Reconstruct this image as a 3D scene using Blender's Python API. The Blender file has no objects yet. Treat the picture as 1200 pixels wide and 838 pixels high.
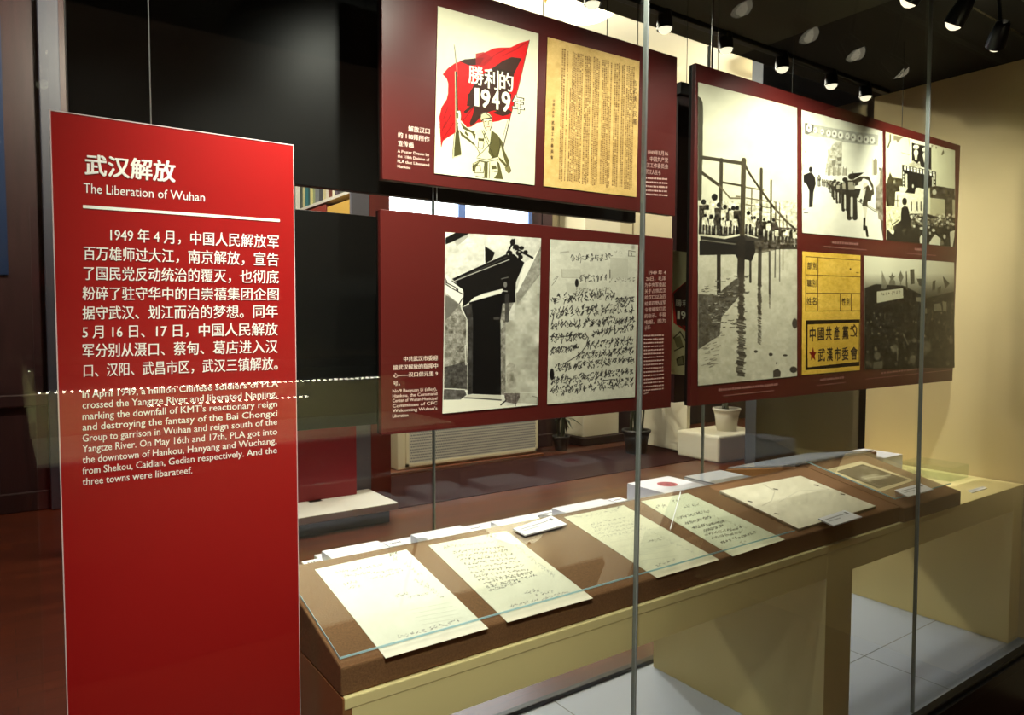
import bpy, bmesh, math, random
import numpy as np
from mathutils import Vector, Matrix
SC = bpy.context.scene
COL = SC.collection
random.seed(4)

# ------------------------------------------------------------ camera, world, exposure
EYE = 1.55
FPX = 841.17
YAW, PITCH, ROLL = 0.61408, 0.05106, -0.00295
fw_ = np.array([math.sin(YAW)*math.cos(PITCH), math.cos(YAW)*math.cos(PITCH), -math.sin(PITCH)])
rt_ = np.array([math.cos(YAW), -math.sin(YAW), 0.])
dn_ = np.cross(fw_, rt_)
c_, s_ = math.cos(ROLL), math.sin(ROLL)
CM = np.array([c_*rt_+s_*dn_, -s_*rt_+c_*dn_, fw_])
cam_d = bpy.data.cameras.new('camera')
cam_d.sensor_width = 36.0
cam_d.lens = FPX*36.0/1200.0
cam_d.clip_start = 0.02
cam = bpy.data.objects.new('camera', cam_d)
COL.objects.link(cam)
m3 = Matrix((CM[0], -CM[1], -CM[2])).transposed()
cam.matrix_world = Matrix.Translation((0, 0, EYE)) @ m3.to_4x4()
SC.camera = cam

world = bpy.data.worlds.new('world')
SC.world = world
world.use_nodes = True
bg = world.node_tree.nodes.get('Background') or world.node_tree.nodes.new('ShaderNodeBackground')
bg.inputs[0].default_value = (1.0, 0.93, 0.85, 1)
bg.inputs[1].default_value = 0.03
SC.view_settings.view_transform = 'Standard'
SC.view_settings.look = 'None'
SC.view_settings.gamma = 1
SC.view_settings.exposure = 0.0
SC.view_settings.use_curve_mapping = False
SC.cycles.use_denoising = True
SC.cycles.max_bounces = 10
SC.cycles.transparent_max_bounces = 24
SC.cycles.sample_clamp_indirect = 4.0
SC.cycles.caustics_reflective = False
SC.cycles.caustics_refractive = False

# lamp settings used by the builders below
FRONT_SPOT_W = 44.0
BACK_SPOT_W = 24.0
SPOT_COL = (1.0, 0.955, 0.85)
HALL_LAMP_W = 95.0

# ------------------------------------------------------------ measuring helpers (photo point -> point on a real plane)
def ray(x, y):
    return CM.T @ np.array([(x-600)/FPX, (y-419)/FPX, 1.0])
def onY(x, y, d):
    r = ray(x, y); t = d/r[1]; return np.array([r[0]*t, d, EYE+r[2]*t])
def onX(x, y, d):
    r = ray(x, y); t = d/r[0]; return np.array([d, r[1]*t, EYE+r[2]*t])
def onZ(x, y, z):
    r = ray(x, y); t = (z-EYE)/r[2]; return np.array([r[0]*t, r[1]*t, z])
def onP(x, y, p0, n):
    r = ray(x, y); o = np.array([0, 0, EYE]); t = np.dot(np.array(p0)-o, n)/np.dot(r, n); return o+r*t
def T(p, t):
    return (t[0]+p[0]/t[2], t[1]+p[1]/t[2])
def homog(src, dst):
    A = []
    for (x, y), (u, v) in zip(src, dst):
        A.append([x, y, 1, 0, 0, 0, -u*x, -u*y, -u]); A.append([0, 0, 0, x, y, 1, -v*x, -v*y, -v])
    return np.linalg.svd(np.array(A))[2][-1].reshape(3, 3)
def happ(H, x, y):
    w = H[2, 0]*x+H[2, 1]*y+H[2, 2]
    return (H[0, 0]*x+H[0, 1]*y+H[0, 2])/w, (H[1, 0]*x+H[1, 1]*y+H[1, 2])/w

# ------------------------------------------------------------ materials
def lin(c):
    c = np.asarray(c, float)/255.0
    return np.where(c <= 0.04045, c/12.92, ((c+0.055)/1.055)**2.4)
def pset(b, name, v):
    if name in b.inputs: b.inputs[name].default_value = v
MATS = {}
def mat(name, rgb, rough=0.5, spec=0.5, metal=0.0, noise=0, namp=0.0, bump=0.0, emit=0.0, nstretch=(1, 1, 1), rgb2=None):
    if name in MATS: return MATS[name]
    m = bpy.data.materials.new(name); m.use_nodes = True
    nt = m.node_tree; b = nt.nodes['Principled BSDF']
    c = tuple(lin(rgb))+(1,)
    b.inputs['Base Color'].default_value = c
    b.inputs['Roughness'].default_value = rough
    b.inputs['Metallic'].default_value = metal
    pset(b, 'Specular IOR Level', spec)
    if emit:
        pset(b, 'Emission Color', c); pset(b, 'Emission Strength', emit)
    if noise:
        tc = nt.nodes.new('ShaderNodeTexCoord'); mp = nt.nodes.new('ShaderNodeMapping')
        mp.inputs['Scale'].default_value = nstretch
        nz = nt.nodes.new('ShaderNodeTexNoise'); nz.inputs['Scale'].default_value = noise; nz.inputs['Detail'].default_value = 6
        nt.links.new(tc.outputs['Object'], mp.inputs['Vector']); nt.links.new(mp.outputs['Vector'], nz.inputs['Vector'])
        if namp or rgb2 is not None:
            rp = nt.nodes.new('ShaderNodeValToRGB')
            lo = tuple(lin(rgb2))+(1,) if rgb2 is not None else tuple(np.array(c[:3])*(1-namp))+(1,)
            hi = c if rgb2 is not None else tuple(np.minimum(1, np.array(c[:3])*(1+namp)))+(1,)
            rp.color_ramp.elements[0].position = 0.3; rp.color_ramp.elements[0].color = lo
            rp.color_ramp.elements[1].position = 0.7; rp.color_ramp.elements[1].color = hi
            nt.links.new(nz.outputs['Fac'], rp.inputs['Fac']); nt.links.new(rp.outputs['Color'], b.inputs['Base Color'])
        if bump:
            bp = nt.nodes.new('ShaderNodeBump'); bp.inputs['Strength'].default_value = bump; bp.inputs['Distance'].default_value = 0.002
            nt.links.new(nz.outputs['Fac'], bp.inputs['Height']); nt.links.new(bp.outputs['Normal'], b.inputs['Normal'])
    MATS[name] = m
    return m
def glass_mat(name, tint=(255, 255, 255), refl=1.0, base=0.04):
    """clear pane: see-through with Schlick reflection on both faces"""
    m = bpy.data.materials.new(name); m.use_nodes = True
    nt = m.node_tree; nt.nodes.clear()
    out = nt.nodes.new('ShaderNodeOutputMaterial'); mix = nt.nodes.new('ShaderNodeMixShader')
    tr = nt.nodes.new('ShaderNodeBsdfTransparent'); gl = nt.nodes.new('ShaderNodeBsdfGlossy')
    tr.inputs['Color'].default_value = tuple(lin(tint))+(1,)
    gl.inputs['Roughness'].default_value = 0.0
    gl.inputs['Color'].default_value = (refl, refl, refl, 1)
    lw = nt.nodes.new('ShaderNodeLayerWeight'); lw.inputs['Blend'].default_value = 0.5
    pw = nt.nodes.new('ShaderNodeMath'); pw.operation = 'POWER'; pw.inputs[1].default_value = 5
    ma = nt.nodes.new('ShaderNodeMath'); ma.operation = 'MULTIPLY_ADD'; ma.inputs[1].default_value = 1-base; ma.inputs[2].default_value = base
    nt.links.new(lw.outputs['Facing'], pw.inputs[0]); nt.links.new(pw.outputs[0], ma.inputs[0])
    nt.links.new(ma.outputs[0], mix.inputs['Fac']); nt.links.new(tr.outputs[0], mix.inputs[1]); nt.links.new(gl.outputs[0], mix.inputs[2])
    nt.links.new(mix.outputs[0], out.inputs['Surface'])
    MATS[name] = m
    return m
def print_mat(name, rough=0.45, spec=0.2):
    m = bpy.data.materials.new(name); m.use_nodes = True
    nt = m.node_tree; b = nt.nodes['Principled BSDF']
    at = nt.nodes.new('ShaderNodeAttribute'); at.attribute_name = 'ink'
    nt.links.new(at.outputs['Color'], b.inputs['Base Color'])
    b.inputs['Roughness'].default_value = rough; pset(b, 'Specular IOR Level', spec)
    MATS[name] = m
    return m
def wood_floor_mat(name, c1, c2, plank=0.09, length=0.9, rough=0.28):
    m = bpy.data.materials.new(name); m.use_nodes = True
    nt = m.node_tree; b = nt.nodes['Principled BSDF']; N = nt.nodes.new; L = nt.links.new
    tc = N('ShaderNodeTexCoord'); mp = N('ShaderNodeMapping'); mp.inputs['Rotation'].default_value = (0, 0, 0.0)
    br = N('ShaderNodeTexBrick'); br.inputs['Scale'].default_value = 1.0
    br.inputs['Brick Width'].default_value = length; br.inputs['Row Height'].default_value = plank
    br.inputs['Mortar Size'].default_value = 0.0015; br.inputs['Color1'].default_value = tuple(lin(c1))+(1,)
    br.inputs['Color2'].default_value = tuple(lin(c2))+(1,); br.inputs['Mortar'].default_value = tuple(lin(c2)*0.3)+(1,)
    nz = N('ShaderNodeTexNoise'); nz.inputs['Scale'].default_value = 4; nz.inputs['Detail'].default_value = 8
    mp2 = N('ShaderNodeMapping'); mp2.inputs['Scale'].default_value = (1, 14, 1)
    mx = N('ShaderNodeMixRGB'); mx.blend_type = 'MULTIPLY'; mx.inputs['Fac'].default_value = 0.55
    L(tc.outputs['Object'], mp.inputs['Vector']); L(mp.outputs['Vector'], br.inputs['Vector'])
    L(tc.outputs['Object'], mp2.inputs['Vector']); L(mp2.outputs['Vector'], nz.inputs['Vector'])
    L(br.outputs['Color'], mx.inputs['Color1']); L(nz.outputs['Fac'], mx.inputs['Color2']); L(mx.outputs['Color'], b.inputs['Base Color'])
    b.inputs['Roughness'].default_value = rough
    MATS[name] = m
    return m

M_RED = mat('panel_red_acrylic', (152, 22, 22), 0.3, 0.4)
M_MAROON = mat('board_maroon', (78, 19, 16), 0.38, 0.4)
M_BLACK = mat('board_black', (10, 9, 8), 0.3, 0.4)
M_EDGE = mat('board_edge_dark', (28, 16, 14), 0.4)
M_TEXT = mat('lettering_white', (245, 240, 232), 0.5)
M_TEXTC = mat('lettering_cream', (228, 205, 190), 0.5)
M_TEXTD = mat('lettering_dim', (196, 160, 150), 0.5)
M_INK = mat('lettering_ink', (42, 26, 16), 0.6)
M_INKR = mat('lettering_darkred', (140, 25, 20), 0.6)
M_CLOTH = mat('brown_linen', (120, 86, 57), 0.85, 0.2, noise=260, namp=0.18, bump=0.35, nstretch=(1, 1, 1))
M_CREAM = mat('cream_lacquer', (238, 221, 160), 0.5, 0.3, noise=3, namp=0.03)
M_TILE = mat('platform_tile', (188, 200, 224), 0.45, 0.4)
M_SEAMD = mat('tile_joint', (120, 124, 130), 0.6)
M_DARKMET = mat('dark_metal', (24, 25, 27), 0.35, 0.5, metal=0.6)
M_CEILB = mat('ceiling_black', (16, 16, 15), 0.7, 0.2)
M_CEILG = mat('ceiling_charcoal', (74, 74, 64), 0.7, 0.2)
M_STEEL = mat('steel_wire', (190, 190, 190), 0.3, metal=0.9)
M_WIRED = mat('dark_wire', (40, 40, 40), 0.4, metal=0.5)
M_WALLR = mat('beige_wall', (214, 194, 148), 0.75, 0.2, noise=5, namp=0.03)
M_SILI = mat('glass_joint_silicone', (112, 118, 114), 0.3, 0.5)
M_WHITE = mat('white_card', (236, 236, 240), 0.5, 0.3)
M_BOXW = mat('white_box_board', (198, 198, 206), 0.5, 0.3)
M_SEALR = mat('seal_red', (164, 66, 76), 0.5)
M_SEALD = mat('seal_dark', (60, 58, 64), 0.5)
M_LENS = mat('lamp_lens', (255, 244, 214), 0.3, emit=1.15)
M_LAMPGL = mat('opal_glass', (255, 240, 205), 0.4, emit=5.0)
M_BRASS = mat('brass', (190, 150, 80), 0.3, metal=0.9)
M_PRINT = print_mat('printed_picture')
M_PAPER = print_mat('old_paper', 0.8, 0.1)
M_GLASS = glass_mat('clear_glass', (252, 254, 252), 1.0, 0.03)
M_GLASSB = glass_mat('clear_back_glass', (248, 250, 250), 1.0, 0.025)
M_GLASSS = glass_mat('cover_glass', (253, 255, 255), 1.0, 0.02)
M_GEDGE = mat('glass_edge_aqua', (186, 228, 238), 0.2, 0.6)
M_ACRY = glass_mat('pale_green_acrylic', (238, 244, 238), 1.0, 0.06)

# ------------------------------------------------------------ mesh building
class MB:
    def __init__(s): s.v = []; s.f = []; s.mi = []
    def add(s, vs, fs, mi=0):
        o = len(s.v); s.v += [tuple(map(float, v)) for v in vs]
        for f in fs: s.f.append([o+i for i in f]); s.mi.append(mi)
    def bm(s, b, mi=0):
        b.verts.ensure_lookup_table(); b.verts.index_update()
        s.add([v.co[:] for v in b.verts], [[v.index for v in f.verts] for f in b.faces], mi); b.free()
    def box(s, x0, x1, y0, y1, z0, z1, bev=0.0, seg=2, mi=0):
        b = bmesh.new(); bmesh.ops.create_cube(b, size=1)
        for v in b.verts:
            v.co = Vector(((x0+x1)/2+v.co.x*(x1-x0), (y0+y1)/2+v.co.y*(y1-y0), (z0+z1)/2+v.co.z*(z1-z0)))
        if bev: bmesh.ops.bevel(b, geom=b.edges[:], offset=bev, segments=seg, affect='EDGES', profile=0.5)
        s.bm(b, mi); return s
    def hexa(s, p, bev=0.0, mi=0):
        """8 corners: bottom 4 (ccw from above), top 4"""
        b = bmesh.new(); vs = [b.verts.new(q) for q in p]
        for f in ((3, 2, 1, 0), (4, 5, 6, 7), (0, 1, 5, 4), (1, 2, 6, 5), (2, 3, 7, 6), (3, 0, 4, 7)): b.faces.new([vs[i] for i in f])
        bmesh.ops.recalc_face_normals(b, faces=b.faces[:])
        if bev: bmesh.ops.bevel(b, geom=b.edges[:], offset=bev, segments=2, affect='EDGES', profile=0.5)
        s.bm(b, mi); return s
    def quad(s, a, b, c, d, mi=0): s.add([a, b, c, d], [(0, 1, 2, 3)], mi); return s
    def tube(s, pts, r, n=8, mi=0, cap=True):
        pts = [Vector(p) for p in pts]; rs = r if isinstance(r, (list, tuple)) else [r]*len(pts)
        vs = []; fs = []
        for i, p in enumerate(pts):
            t = (pts[min(i+1, len(pts)-1)]-pts[max(i-1, 0)]).normalized()
            a = t.orthogonal().normalized() if i == 0 else (a-t*a.dot(t)).normalized()
            bb = t.cross(a)
            for k in range(n):
                an = 2*math.pi*k/n; vs.append(p+(a*math.cos(an)+bb*math.sin(an))*rs[i])
        for i in range(len(pts)-1):
            for k in range(n):
                fs.append((i*n+k, i*n+(k+1) % n, (i+1)*n+(k+1) % n, (i+1)*n+k))
        if cap: fs.append(tuple(reversed(range(n)))); fs.append(tuple(range((len(pts)-1)*n, len(pts)*n)))
        s.add(vs, fs, mi); return s
    def lathe(s, c, prof, n=24, mi=0):
        vs = []; fs = []
        for r, z in prof:
            for k in range(n):
                an = 2*math.pi*k/n; vs.append((c[0]+r*math.cos(an), c[1]+r*math.sin(an), c[2]+z))
        for i in range(len(prof)-1):
            for k in range(n): fs.append((i*n+k, i*n+(k+1) % n, (i+1)*n+(k+1) % n, (i+1)*n+k))
        s.add(vs, fs, mi); return s
    def disc(s, c, ax, ay, n=24, mi=0):
        c = np.array(c); ax = np.array(ax); ay = np.array(ay)
        s.add([c+ax*math.cos(2*math.pi*k/n)+ay*math.sin(2*math.pi*k/n) for k in range(n)], [tuple(range(n))], mi); return s

def wloc(o):
    p = Vector(o.location)
    while o.parent: o = o.parent; p = p+Vector(o.location)
    return p
def obj(name, mb, mats, parent=None, smooth=False, loc=None):
    me = bpy.data.meshes.new(name)
    off = wloc(parent) if parent else Vector(loc if loc is not None else (0, 0, 0))
    me.from_pydata([(v[0]-off.x, v[1]-off.y, v[2]-off.z) for v in mb.v], [], mb.f)
    if not isinstance(mats, (list, tuple)): mats = [mats]
    for m in mats: me.materials.append(m)
    if len(mats) > 1: me.polygons.foreach_set('material_index', mb.mi)
    if smooth: me.polygons.foreach_set('use_smooth', [True]*len(me.polygons))
    me.update()
    o = bpy.data.objects.new(name, me); COL.objects.link(o)
    if parent: o.parent = parent
    elif loc is not None: o.location = loc
    return o
def tag(o, label=None, cat=None, group=None, kind=None):
    if label: o['label'] = label
    if cat: o['category'] = cat
    if group: o['group'] = group
    if kind: o['kind'] = kind
    return o
def thing(name, label, cat, loc, group=None):
    o = bpy.data.objects.new(name, None); COL.objects.link(o); o.location = loc; o.empty_display_size = 0.05
    return tag(o, label, cat, group)
def struct(name, mb, m, label=None, parent=None):
    o = obj(name, mb, m, parent); o['kind'] = 'structure'
    if label: o['label'] = label
    return o

# ------------------------------------------------------------ printed pictures: painted grid of ink colours on a flat sheet
class Canvas:
    """a sheet whose ink is worked out on a grid; drawing is done in photo points, seen through the sheet's own corners"""
    def __init__(s, q, res, bg, ss=2):
        s.q = q
        w = (np.hypot(q[1][0]-q[0][0], q[1][1]-q[0][1])+np.hypot(q[2][0]-q[3][0], q[2][1]-q[3][1]))/2
        h = (np.hypot(q[3][0]-q[0][0], q[3][1]-q[0][1])+np.hypot(q[2][0]-q[1][0], q[2][1]-q[1][1]))/2
        s.w = max(8, int(w*res)); s.h = max(8, int(h*res)); s.ss = ss
        W, Hh = s.w*ss, s.h*ss
        u, v = np.meshgrid((np.arange(W)+.5)/W, (np.arange(Hh)+.5)/Hh)
        s.U, s.V = u, v
        H = homog([(0, 0), (1, 0), (1, 1), (0, 1)], q)
        s.X, s.Y = happ(H, u, v)
        s.im = np.zeros((Hh, W, 3)); s.im[:] = bg
        s.rng = np.random.default_rng(int(q[0][0]*7+q[0][1]))
        s.t = (0, 0, 1)
    def _mix(s, msk, col, a=1.0):
        k = (msk*a)[..., None]; s.im = s.im*(1-k)+np.asarray(col, float)*k
    def _bb(s, x0, y0, x1, y1):
        return (s.X >= x0) & (s.X <= x1) & (s.Y >= y0) & (s.Y <= y1)
    def poly(s, pts, col, a=1.0, t=None, amp=0.0, sc=1.0):
        t = t or s.t; P = [T(p, t) for p in pts]
        xs = [p[0] for p in P]; ys = [p[1] for p in P]
        bb = s._bb(min(xs), min(ys), max(xs), max(ys)); X = s.X[bb]; Y = s.Y[bb]
        ins = np.zeros(X.shape, bool); n = len(P)
        for i in range(n):
            x1, y1 = P[i]; x2, y2 = P[(i+1) % n]
            if y1 == y2: continue
            c = ((y1 > Y) != (y2 > Y)) & (X < (x2-x1)*(Y-y1)/(y2-y1)+x1)
            ins ^= c
        full = np.zeros(s.X.shape); full[bb] = ins
        if amp:
            nz = s.noise(sc); s._mix(full, col, a); s.im += (full*nz*amp)[..., None]
        else: s._mix(full, col, a)
        return full
    def line(s, pts, w, col, a=1.0, t=None):
        t = t or s.t; P = [T(p, t) for p in pts]
        for (x1, y1), (x2, y2) in zip(P[:-1], P[1:]):
            bb = s._bb(min(x1, x2)-w-1, min(y1, y2)-w-1, max(x1, x2)+w+1, max(y1, y2)+w+1)
            if not bb.any(): continue
            X = s.X[bb]; Y = s.Y[bb]; dx, dy = x2-x1, y2-y1; L2 = dx*dx+dy*dy+1e-9
            tt = np.clip(((X-x1)*dx+(Y-y1)*dy)/L2, 0, 1); d = np.hypot(X-x1-tt*dx, Y-y1-tt*dy)
            k = np.clip((w/2-d)/0.35+0.5, 0, 1)*a
            s.im[bb] = s.im[bb]*(1-k[:, None])+np.asarray(col, float)*k[:, None]
    def ell(s, cx, cy, rx, ry, col, a=1.0, t=None, soft=0.2):
        t = t or s.t; cx, cy = T((cx, cy), t); rx /= t[2]; ry /= t[2]
        bb = s._bb(cx-rx*1.6, cy-ry*1.6, cx+rx*1.6, cy+ry*1.6)
        if not bb.any(): return
        d = np.hypot((s.X[bb]-cx)/rx, (s.Y[bb]-cy)/ry); k = np.clip((1-d)/soft+0.5, 0, 1)*a
        s.im[bb] = s.im[bb]*(1-k[:, None])+np.asarray(col, float)*k[:, None]
    def noise(s, sc):
        return (s.noise1(sc*1.8)+s.noise1(sc*.9)*.7+s.noise1(sc*.4)*.5)*.75
    def noise1(s, sc):
        """smooth noise about sc photo points in size"""
        x0, y0 = s.X.min(), s.Y.min(); gx = (s.X-x0)/sc; gy = (s.Y-y0)/sc
        g = s.rng.standard_normal((int(gy.max())+3, int(gx.max())+3))
        i = gx.astype(int); j = gy.astype(int); fx = gx-i; fy = gy-j
        fx = fx*fx*(3-2*fx); fy = fy*fy*(3-2*fy)
        return (g[j, i]*(1-fx)+g[j, i+1]*fx)*(1-fy)+(g[j+1, i]*(1-fx)+g[j+1, i+1]*fx)*fy
    def mottle(s, amp, sc, mask=None):
        n = s.noise(sc)*amp
        if mask is not None: n = n*mask
        s.im += n[..., None]
    def scribble(s, p0, p1, h, n, col, w=0.7, a=0.9, slant=0.35, t=None, k=4):
        """a line of brush handwriting: n clumps of k crossing strokes"""
        t = t or s.t; r = s.rng; p0 = T(p0, t); p1 = T(p1, t); h = h/t[2]
        for i in range(n):
            f = (i+0.5)/n; cx = p0[0]+(p1[0]-p0[0])*f; cy = p0[1]+(p1[1]-p0[1])*f; cw = np.hypot(p1[0]-p0[0], p1[1]-p0[1])/n
            for j in range(k):
                ang = r.choice([0, 1, 2]); x = cx+r.uniform(-.4, .4)*cw; y = cy-h/2+r.uniform(-.4, .4)*h
                if ang == 0: d = (cw*r.uniform(.2, .42), -h*r.uniform(.02, .12))
                elif ang == 1: d = (h*slant*r.uniform(-.6, -.1), h*r.uniform(.22, .45))
                else: d = (cw*r.uniform(.08, .25), h*r.uniform(.1, .28))
                s.line([(x-d[0]/2, y-d[1]/2), (x+d[0]/2, y+d[1]/2)], w*r.uniform(.5, 1.05), col, a*r.uniform(.6, 1), t=(0, 0, 1))
    def build(s, name, parent, plane, m, thick=0.0):
        """plane(px,py) -> world; grid of faces with the ink as a colour attribute, plus sides when thick"""
        im = np.clip(s.im, 0, 255).reshape(s.h, s.ss, s.w, s.ss, 3).mean((1, 3))
        C = [np.array(plane(*p)) for p in s.q]
        u = np.linspace(0, 1, s.w+1); v = np.linspace(0, 1, s.h+1); U, V = np.meshgrid(u, v)
        Hw = None
        P = ((1-U)*(1-V))[..., None]*C[0]+(U*(1-V))[..., None]*C[1]+(U*V)[..., None]*C[2]+((1-U)*V)[..., None]*C[3]
        P = P.reshape(-1, 3)
        nv = len(P); i = np.arange(s.w*s.h); r = i//s.w; c = i % s.w; a = r*(s.w+1)+c
        F = np.stack([a, a+s.w+1, a+s.w+2, a+1], 1)
        cols = lin(im.reshape(-1, 3)); nrm = np.cross(C[3]-C[0], C[1]-C[0]); nrm /= np.linalg.norm(nrm)
        if thick:
            base = np.array([C[0], C[1], C[2], C[3]]); back = base-nrm*thick
            P = np.vstack([P, base, back]); o = nv
            ex = [[o, o+1, o+5, o+4], [o+1, o+2, o+6, o+5], [o+2, o+3, o+7, o+6], [o+3, o, o+4, o+7], [o+4, o+5, o+6, o+7]]
            F = np.vstack([F, ex]); cols = np.vstack([cols, np.repeat(cols[:1], 5, 0)])
        off = np.array(wloc(parent)) if parent else np.array(C[3])
        me = bpy.data.meshes.new(name); nf = len(F)
        me.vertices.add(len(P)); me.vertices.foreach_set('co', (P-off).astype(np.float32).ravel())
        me.loops.add(nf*4); me.loops.foreach_set('vertex_index', F.astype(np.int32).ravel())
        me.polygons.add(nf); me.polygons.foreach_set('loop_start', np.arange(0, nf*4, 4, dtype=np.int32))
        me.update(calc_edges=True)
        at = me.attributes.new('ink', 'FLOAT_COLOR', 'FACE')
        at.data.foreach_set('color', np.hstack([cols, np.ones((nf, 1))]).astype(np.float32).ravel())
        me.materials.append(m)
        o = bpy.data.objects.new(name, me); COL.objects.link(o)
        if parent: o.parent = parent
        else: o.location = off
        return o

# ------------------------------------------------------------ lettering
def text_geo(txt, bold):
    cu = bpy.data.curves.new('t', 'FONT'); cu.body = txt; cu.size = 1.0; cu.resolution_u = 2; cu.offset = 0.0
    o = bpy.data.objects.new('t', cu); COL.objects.link(o)
    dg = bpy.context.evaluated_depsgraph_get(); dg.update()
    me = o.evaluated_get(dg).to_mesh()
    n = len(me.vertices); co = np.zeros(n*3); me.vertices.foreach_get('co', co); co = co.reshape(-1, 3)
    fs = [list(p.vertices) for p in me.polygons]
    o.evaluated_get(dg).to_mesh_clear(); bpy.data.objects.remove(o); bpy.data.curves.remove(cu)
    return co, fs
REFH = {}
def ref_h(ch, bold):
    if (ch, bold) not in REFH:
        co, _ = text_geo(ch, bold); REFH[(ch, bold)] = (co[:, 1].min(), co[:, 1].max())
    return REFH[(ch, bold)]
def put_text(mb, txt, TL, BL, TR, BR, plane, bold=0.0, t=(0, 0, 1), mi=0):
    """letters filling the photo quad; the top/bottom points are those of a capital (or of a full character)"""
    co, fs = text_geo(txt, bold)
    if not len(co): return
    lo, hi = ref_h('国' if any(ord(c) > 0x2e80 for c in txt) else 'H', bold)
    x0, x1 = co[:, 0].min(), co[:, 0].max()
    TL, BL, TR, BR = [np.array(T(p, t)) for p in (TL, BL, TR, BR)]
    sh = [(0, 0)] if bold < .009 else [(-bold/2, 0), (bold/2, 0)] if bold < .03 else [(-bold/2, -bold/3), (bold/2, -bold/3), (-bold/2, bold/3), (bold/2, bold/3), (0, 0)]
    for lay, (dx, dy) in enumerate(sh):                      # heavier weights: the letter laid down again a hair aside
        vs = []
        for x, y, _ in co:
            u = (x-x0+dx)/max(x1-x0, 1e-6); w = (y-lo+dy)/(hi-lo)
            p = (BL*(1-u)+BR*u)*(1-w)+(TL*(1-u)+TR*u)*w
            q = plane(p[0], p[1]); vs.append((q[0], q[1]-lay*7e-5, q[2]))
        mb.add(vs, fs, mi)
def row(mb, txt, xl, yl0, yl1, xr, yr0, yr1, plane, bold=0.0, t=(0, 0, 1), mi=0):
    put_text(mb, txt, (xl, yl0), (xl, yl1), (xr, yr0), (xr, yr1), plane, bold, t, mi)
def dashes(mb, p0, p1, h, n, plane, t=(0, 0, 1), fill=0.75, mi=0):
    """small print too fine to read: a run of short marks"""
    p0 = np.array(T(p0, t)); p1 = np.array(T(p1, t)); h = h/t[2]
    for i in range(n):
        a = p0+(p1-p0)*(i/n); b = p0+(p1-p0)*((i+fill*random.uniform(.7, 1.15))/n); k = h*random.uniform(.75, 1)
        mb.quad(plane(a[0], a[1]), plane(b[0], b[1]), plane(b[0], b[1]-k), plane(a[0], a[1]-k), mi)

# ============================================================ THE SETTING
CEIL_Z = 2.61
GF, GB = 1.13, 1.87            # front and back glass of the case
WX = 3.385                     # end wall of the case
M_WOOD = wood_floor_mat('wood_floor', (104, 46, 26), (80, 34, 22))
struct('floor', MB().box(-6, 14, -4, 9, -0.1, 0), M_WOOD)
struct('ceiling', MB().box(1.2, 14, 2.3, 9, 4.75, 4.85), mat('cream_ceiling', (232, 222, 196), 0.8, noise=1.5, namp=0.02))
struct('trim_1', MB().box(3.3, 13, 7.12, 7.2, 4.45, 4.75, bev=0.03).box(3.3, 13, 7.02, 7.2, 4.62, 4.75, bev=0.02), mat('cornice_cream', (222, 210, 180), 0.7))
struct('ceiling_case', MB().box(-3, 2.42, -0.6, GB, CEIL_Z, CEIL_Z+0.1), M_CEILG)
struct('ceiling_case_black', MB().box(2.42, WX+0.3, -0.6, GB, CEIL_Z, CEIL_Z+0.1), M_CEILB)
struct('wall_right', MB().box(WX, WX+0.18, -0.6, 1.835, 0, CEIL_Z), M_WALLR)
M_PANELW = mat('maroon_wood_panel', (52, 28, 30), 0.45, 0.4, noise=5, namp=0.25, nstretch=(6, 6, .6))
wb = MB(); wb.box(-5, 5.5, 6.95, 7.1, 0, 4.9)
for i in range(9):
    x = -4.6+i*1.12; wb.box(x, x+0.05, 6.92, 6.95, 0, 4.9, bev=0.01)
wb.box(-5, 5.5, 6.91, 6.95, 0.85, 0.95, bev=0.01).box(-5, 5.5, 6.92, 6.95, 0, 0.16, bev=0.01)
struct('wall_back', wb, M_PANELW)
struct('wall_back_cream', MB().box(5.5, 14, 7.3, 7.45, 0, 4.9), mat('cream_wall', (208, 195, 164), 0.75, noise=2, namp=0.02))
gr = MB()
for x in (6.3, 7.2, 8.1, 9.0, 9.9): gr.box(x, x+0.02, 7.285, 7.3, 0.5, 4.7)
struct('trim_2', gr, mat('panel_joint', (150, 138, 112), 0.7))
struct('baseboard_back', MB().box(5.5, 12, 7.22, 7.3, 0, 0.42, bev=0.01), mat('dark_dado', (40, 26, 30), 0.5))
struct('wall_left', MB().box(-5, -4.9, -4, 7, 0, 4.9), M_PANELW)
struct('wall_front', MB().box(-6, 14, -4.1, -4, 0, 4.9), mat('opposite_wall', (120, 100, 80), 0.8))
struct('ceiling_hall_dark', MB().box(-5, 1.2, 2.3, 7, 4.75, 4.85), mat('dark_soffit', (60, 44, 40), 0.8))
sa, sb = onY(51, 300, 6.9)[0], onY(76, 300, 6.9)[0]
struct('trim_3', MB().box(sa, sb, 6.86, 6.95, 0, 4.9, bev=.01), mat('pilaster_slate', (58, 58, 70), .5))
# window, bright with daylight
wx0, wx1 = onY(450, 240, 6.9)[0], onY(618, 240, 6.9)[0]; mx0, mx1 = onY(536, 240, 6.9)[0], onY(544, 240, 6.9)[0]
w1 = MB(); w1.box(wx0, wx1, 6.9, 6.93, 2.35, 3.6)
wo = obj('window_1', w1, mat('daylit_pane', (235, 242, 255), 0.3, emit=7.0)); tag(wo, kind='structure')
M_WFR = mat('window_frame_blue', (74, 96, 150), 0.5)
wf = MB(); wf.box(mx0, mx1, 6.87, 6.9, 2.35, 3.6).box(wx0-.05, wx0, 6.87, 6.93, 2.3, 3.65).box(wx1, wx1+.05, 6.87, 6.93, 2.3, 3.65).box(wx0, wx1, 6.87, 6.93, 2.28, 2.35).box(wx0, wx1, 6.87, 6.93, 3.6, 3.67)
f = obj('window_frame', wf, M_WFR, wo)
lw = MB(); lw.box(-0.6, 0.03, 6.93, 6.945, 1.9, 3.9)
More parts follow.
